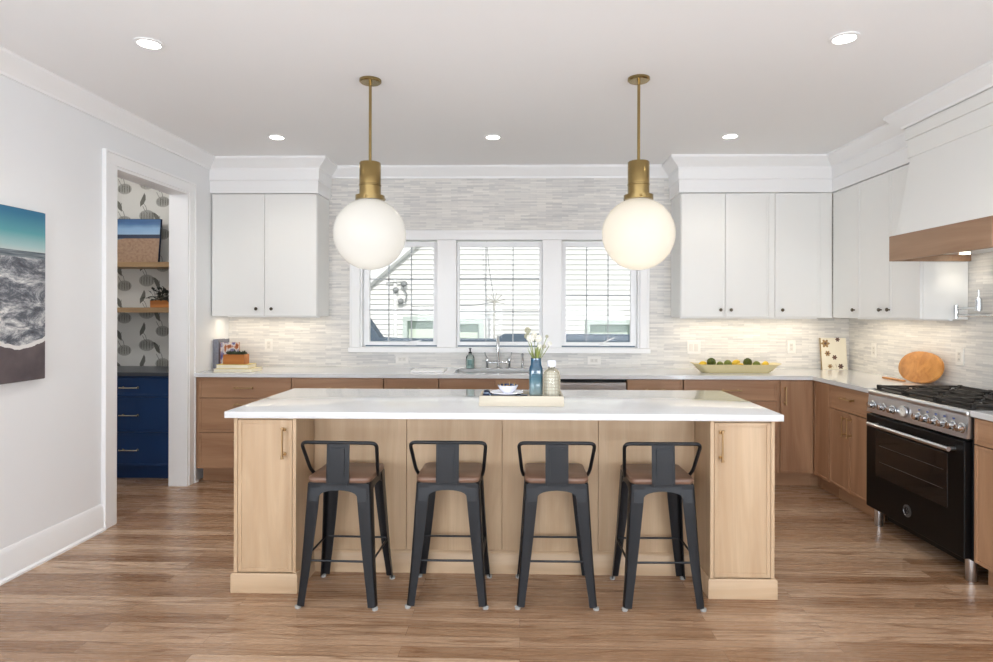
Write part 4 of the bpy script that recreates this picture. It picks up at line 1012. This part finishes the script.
# ------------------------------------------------------------ outside: neighbouring house
hs = thing('neighbouring_house', 'white clapboard house seen outside through the three windows', 'building', (0, 12, 0))
M['siding'] = mat('white_clapboard', 'efefec', .7, var=.03); M['trimout'] = mat('outdoor_white_trim', 'f0f0ee', .6); M['roofb'] = mat('blue_grey_shingle', '5f6f80', .8, var=.4, scale=20)
m = MB(); e = .098
for k in range(-12, 62):
    z = k * e; m.prism([(-9, 0, z + e + .004), (-9, -.058, z), (-9, 0, z)], (18, 0, 0))
m.box(-9, 9, 0, .1, -1.2, 6.1); m.build('clapboard_wall', M['siding'], hs, smooth=False)
def hwin(x0, x1, z0, z1, sh=.12):
    m = MB(); 
    for a in ((x0, x0 + .09, z0, z1), (x1 - .09, x1, z0, z1), (x0 + .0901, x1 - .0901, z1 - .09, z1), (x0 + .0901, x1 - .0901, z0, z0 + .09)): m.box(a[0], a[1], -.12, -.0, a[2], a[3])
    o = m.build('window', mat('green_grey_frame', 'c4d0c8', .5), hs)
    MB().box(x0 + .09, x1 - .09, -.08, -.07, z0 + .09, z1 - .09).build('pane', mat('outdoor_window_glass', '7f9086', .1, 0), o)
    MB().box(x0 + .12, x1 - .12, -.088, -.082, z0 + .10, z1 - .09 - sh * 1.3).build('blind', mat('pale_green_blind', 'd3dfcd', .7), o)
hwin(-2.30, -1.55, .45, 1.33); hwin(-1.75 + .40, -.72, .45, 1.27); hwin(1.26, 2.20, .45, 1.27)
m = MB(); a = Vector((-4.2, -.35, .84)); b = Vector((-1.2, -.35, 3.40)); d = (b - a).normalized(); q = Vector((-d.z, 0, d.x)) * .17
m.prism([a, b, b + q, a + q], (0, .33, 0)); m.build('rake_board', M['trimout'], hs)
m = MB(); m.prism([a + q, b + q, b + q * 1.35, a + q * 1.35], (0, .34, 0)); m.build('roof_edge', mat('tan_shingle', 'a79f92', .9), hs)
m = MB(); m.prism([a + q * 1.36 + Vector((0, .05, 0)), b + q * 1.36 + Vector((0, .05, 0)), Vector((-1.2, -.3, 6)), Vector((-4.2, -.3, 6))], (0, .05, 0)); m.build('gable_wall', mat('beige_wall', 'cfc8bb', .8), hs)
m = MB().tube([(-2.45, -.10, -.5), (-2.45, -.10, 2.05)], .04, 10); m.build('downpipe', M['trimout'], hs)
m = MB().tube([(-2.62, -.12, 1.98), (-2.3, -.16, 2.0)], .012, 8); m.ball((-2.26, -.2, 1.96), .07, n=12, m=8, sc3=(1, 1, .8)); m.ball((-2.42, -.2, 1.84), .06, n=12, m=8); m.tube([(-2.3, -.18, 1.95), (-2.2, -.2, 1.75), (-2.24, -.2, 1.6), (-2.3, -.2, 1.62)], .016, 8); m.ball((-2.32, -.2, 1.62), .06, n=12, m=8); m.build('outdoor_floodlight', mat('grey_lamp_metal', '8a8d8c', .5), hs)
t = thing('utility_mast', 'slim outdoor service mast with wires seen through the middle window', 'utility pole', (-.48, 11.2, 0))
m = MB().tube([(0, 0, -1), (0, 0, 1.62)], .022, 8)
for k in range(7):
    aa = k * .55 - .3; m.tube([(0, 0, 1.6), (.2 * math.cos(aa), 0, 1.62 + .16 * math.sin(aa))], .008, 6)
m.build('mast', mat('weathered_pole', 'b6b3ab', .7), t)
m = MB().tube([(0, 0, 1.62), (-.1, .1, 2.2), (-.22, .3, 3.4)], .008, 6); m.tube([(0, 0, 1.6), (-.4, .1, 1.54), (-1.6, .4, 1.52)], .007, 6); m.build('wire', mat('grey_cable', '8d8f90', .7), t)
m = MB(); m.prism([(-2.9, 11.0, 1.45), (-2.55, 11.0, .95), (-2.2, 11.0, .93), (-.45, 11.0, .93), (-.3, 11.0, 1.02), (2.6, 11.0, 1.02), (2.6, 11.0, .3), (-3.2, 11.0, .3), (-3.2, 11.0, 1.45)][::-1], (0, .35, 0)); lo = m.build('shed_roof', M['roofb'])
tag(lo, 'low blue-grey shingled roof edge along the bottom of the window view', 'roof')
struct(MB().box(-12, 12, 5.8, 14, -1.3, -1.2).build('outside_ground', mat('lawn', '6f7a55', .9, var=.4)))

for o in C.objects:
    if o.type == 'MESH' and o.parent is None and o.get('label') is None and o.get('kind') is None: print('UNTAGGED', o.name)
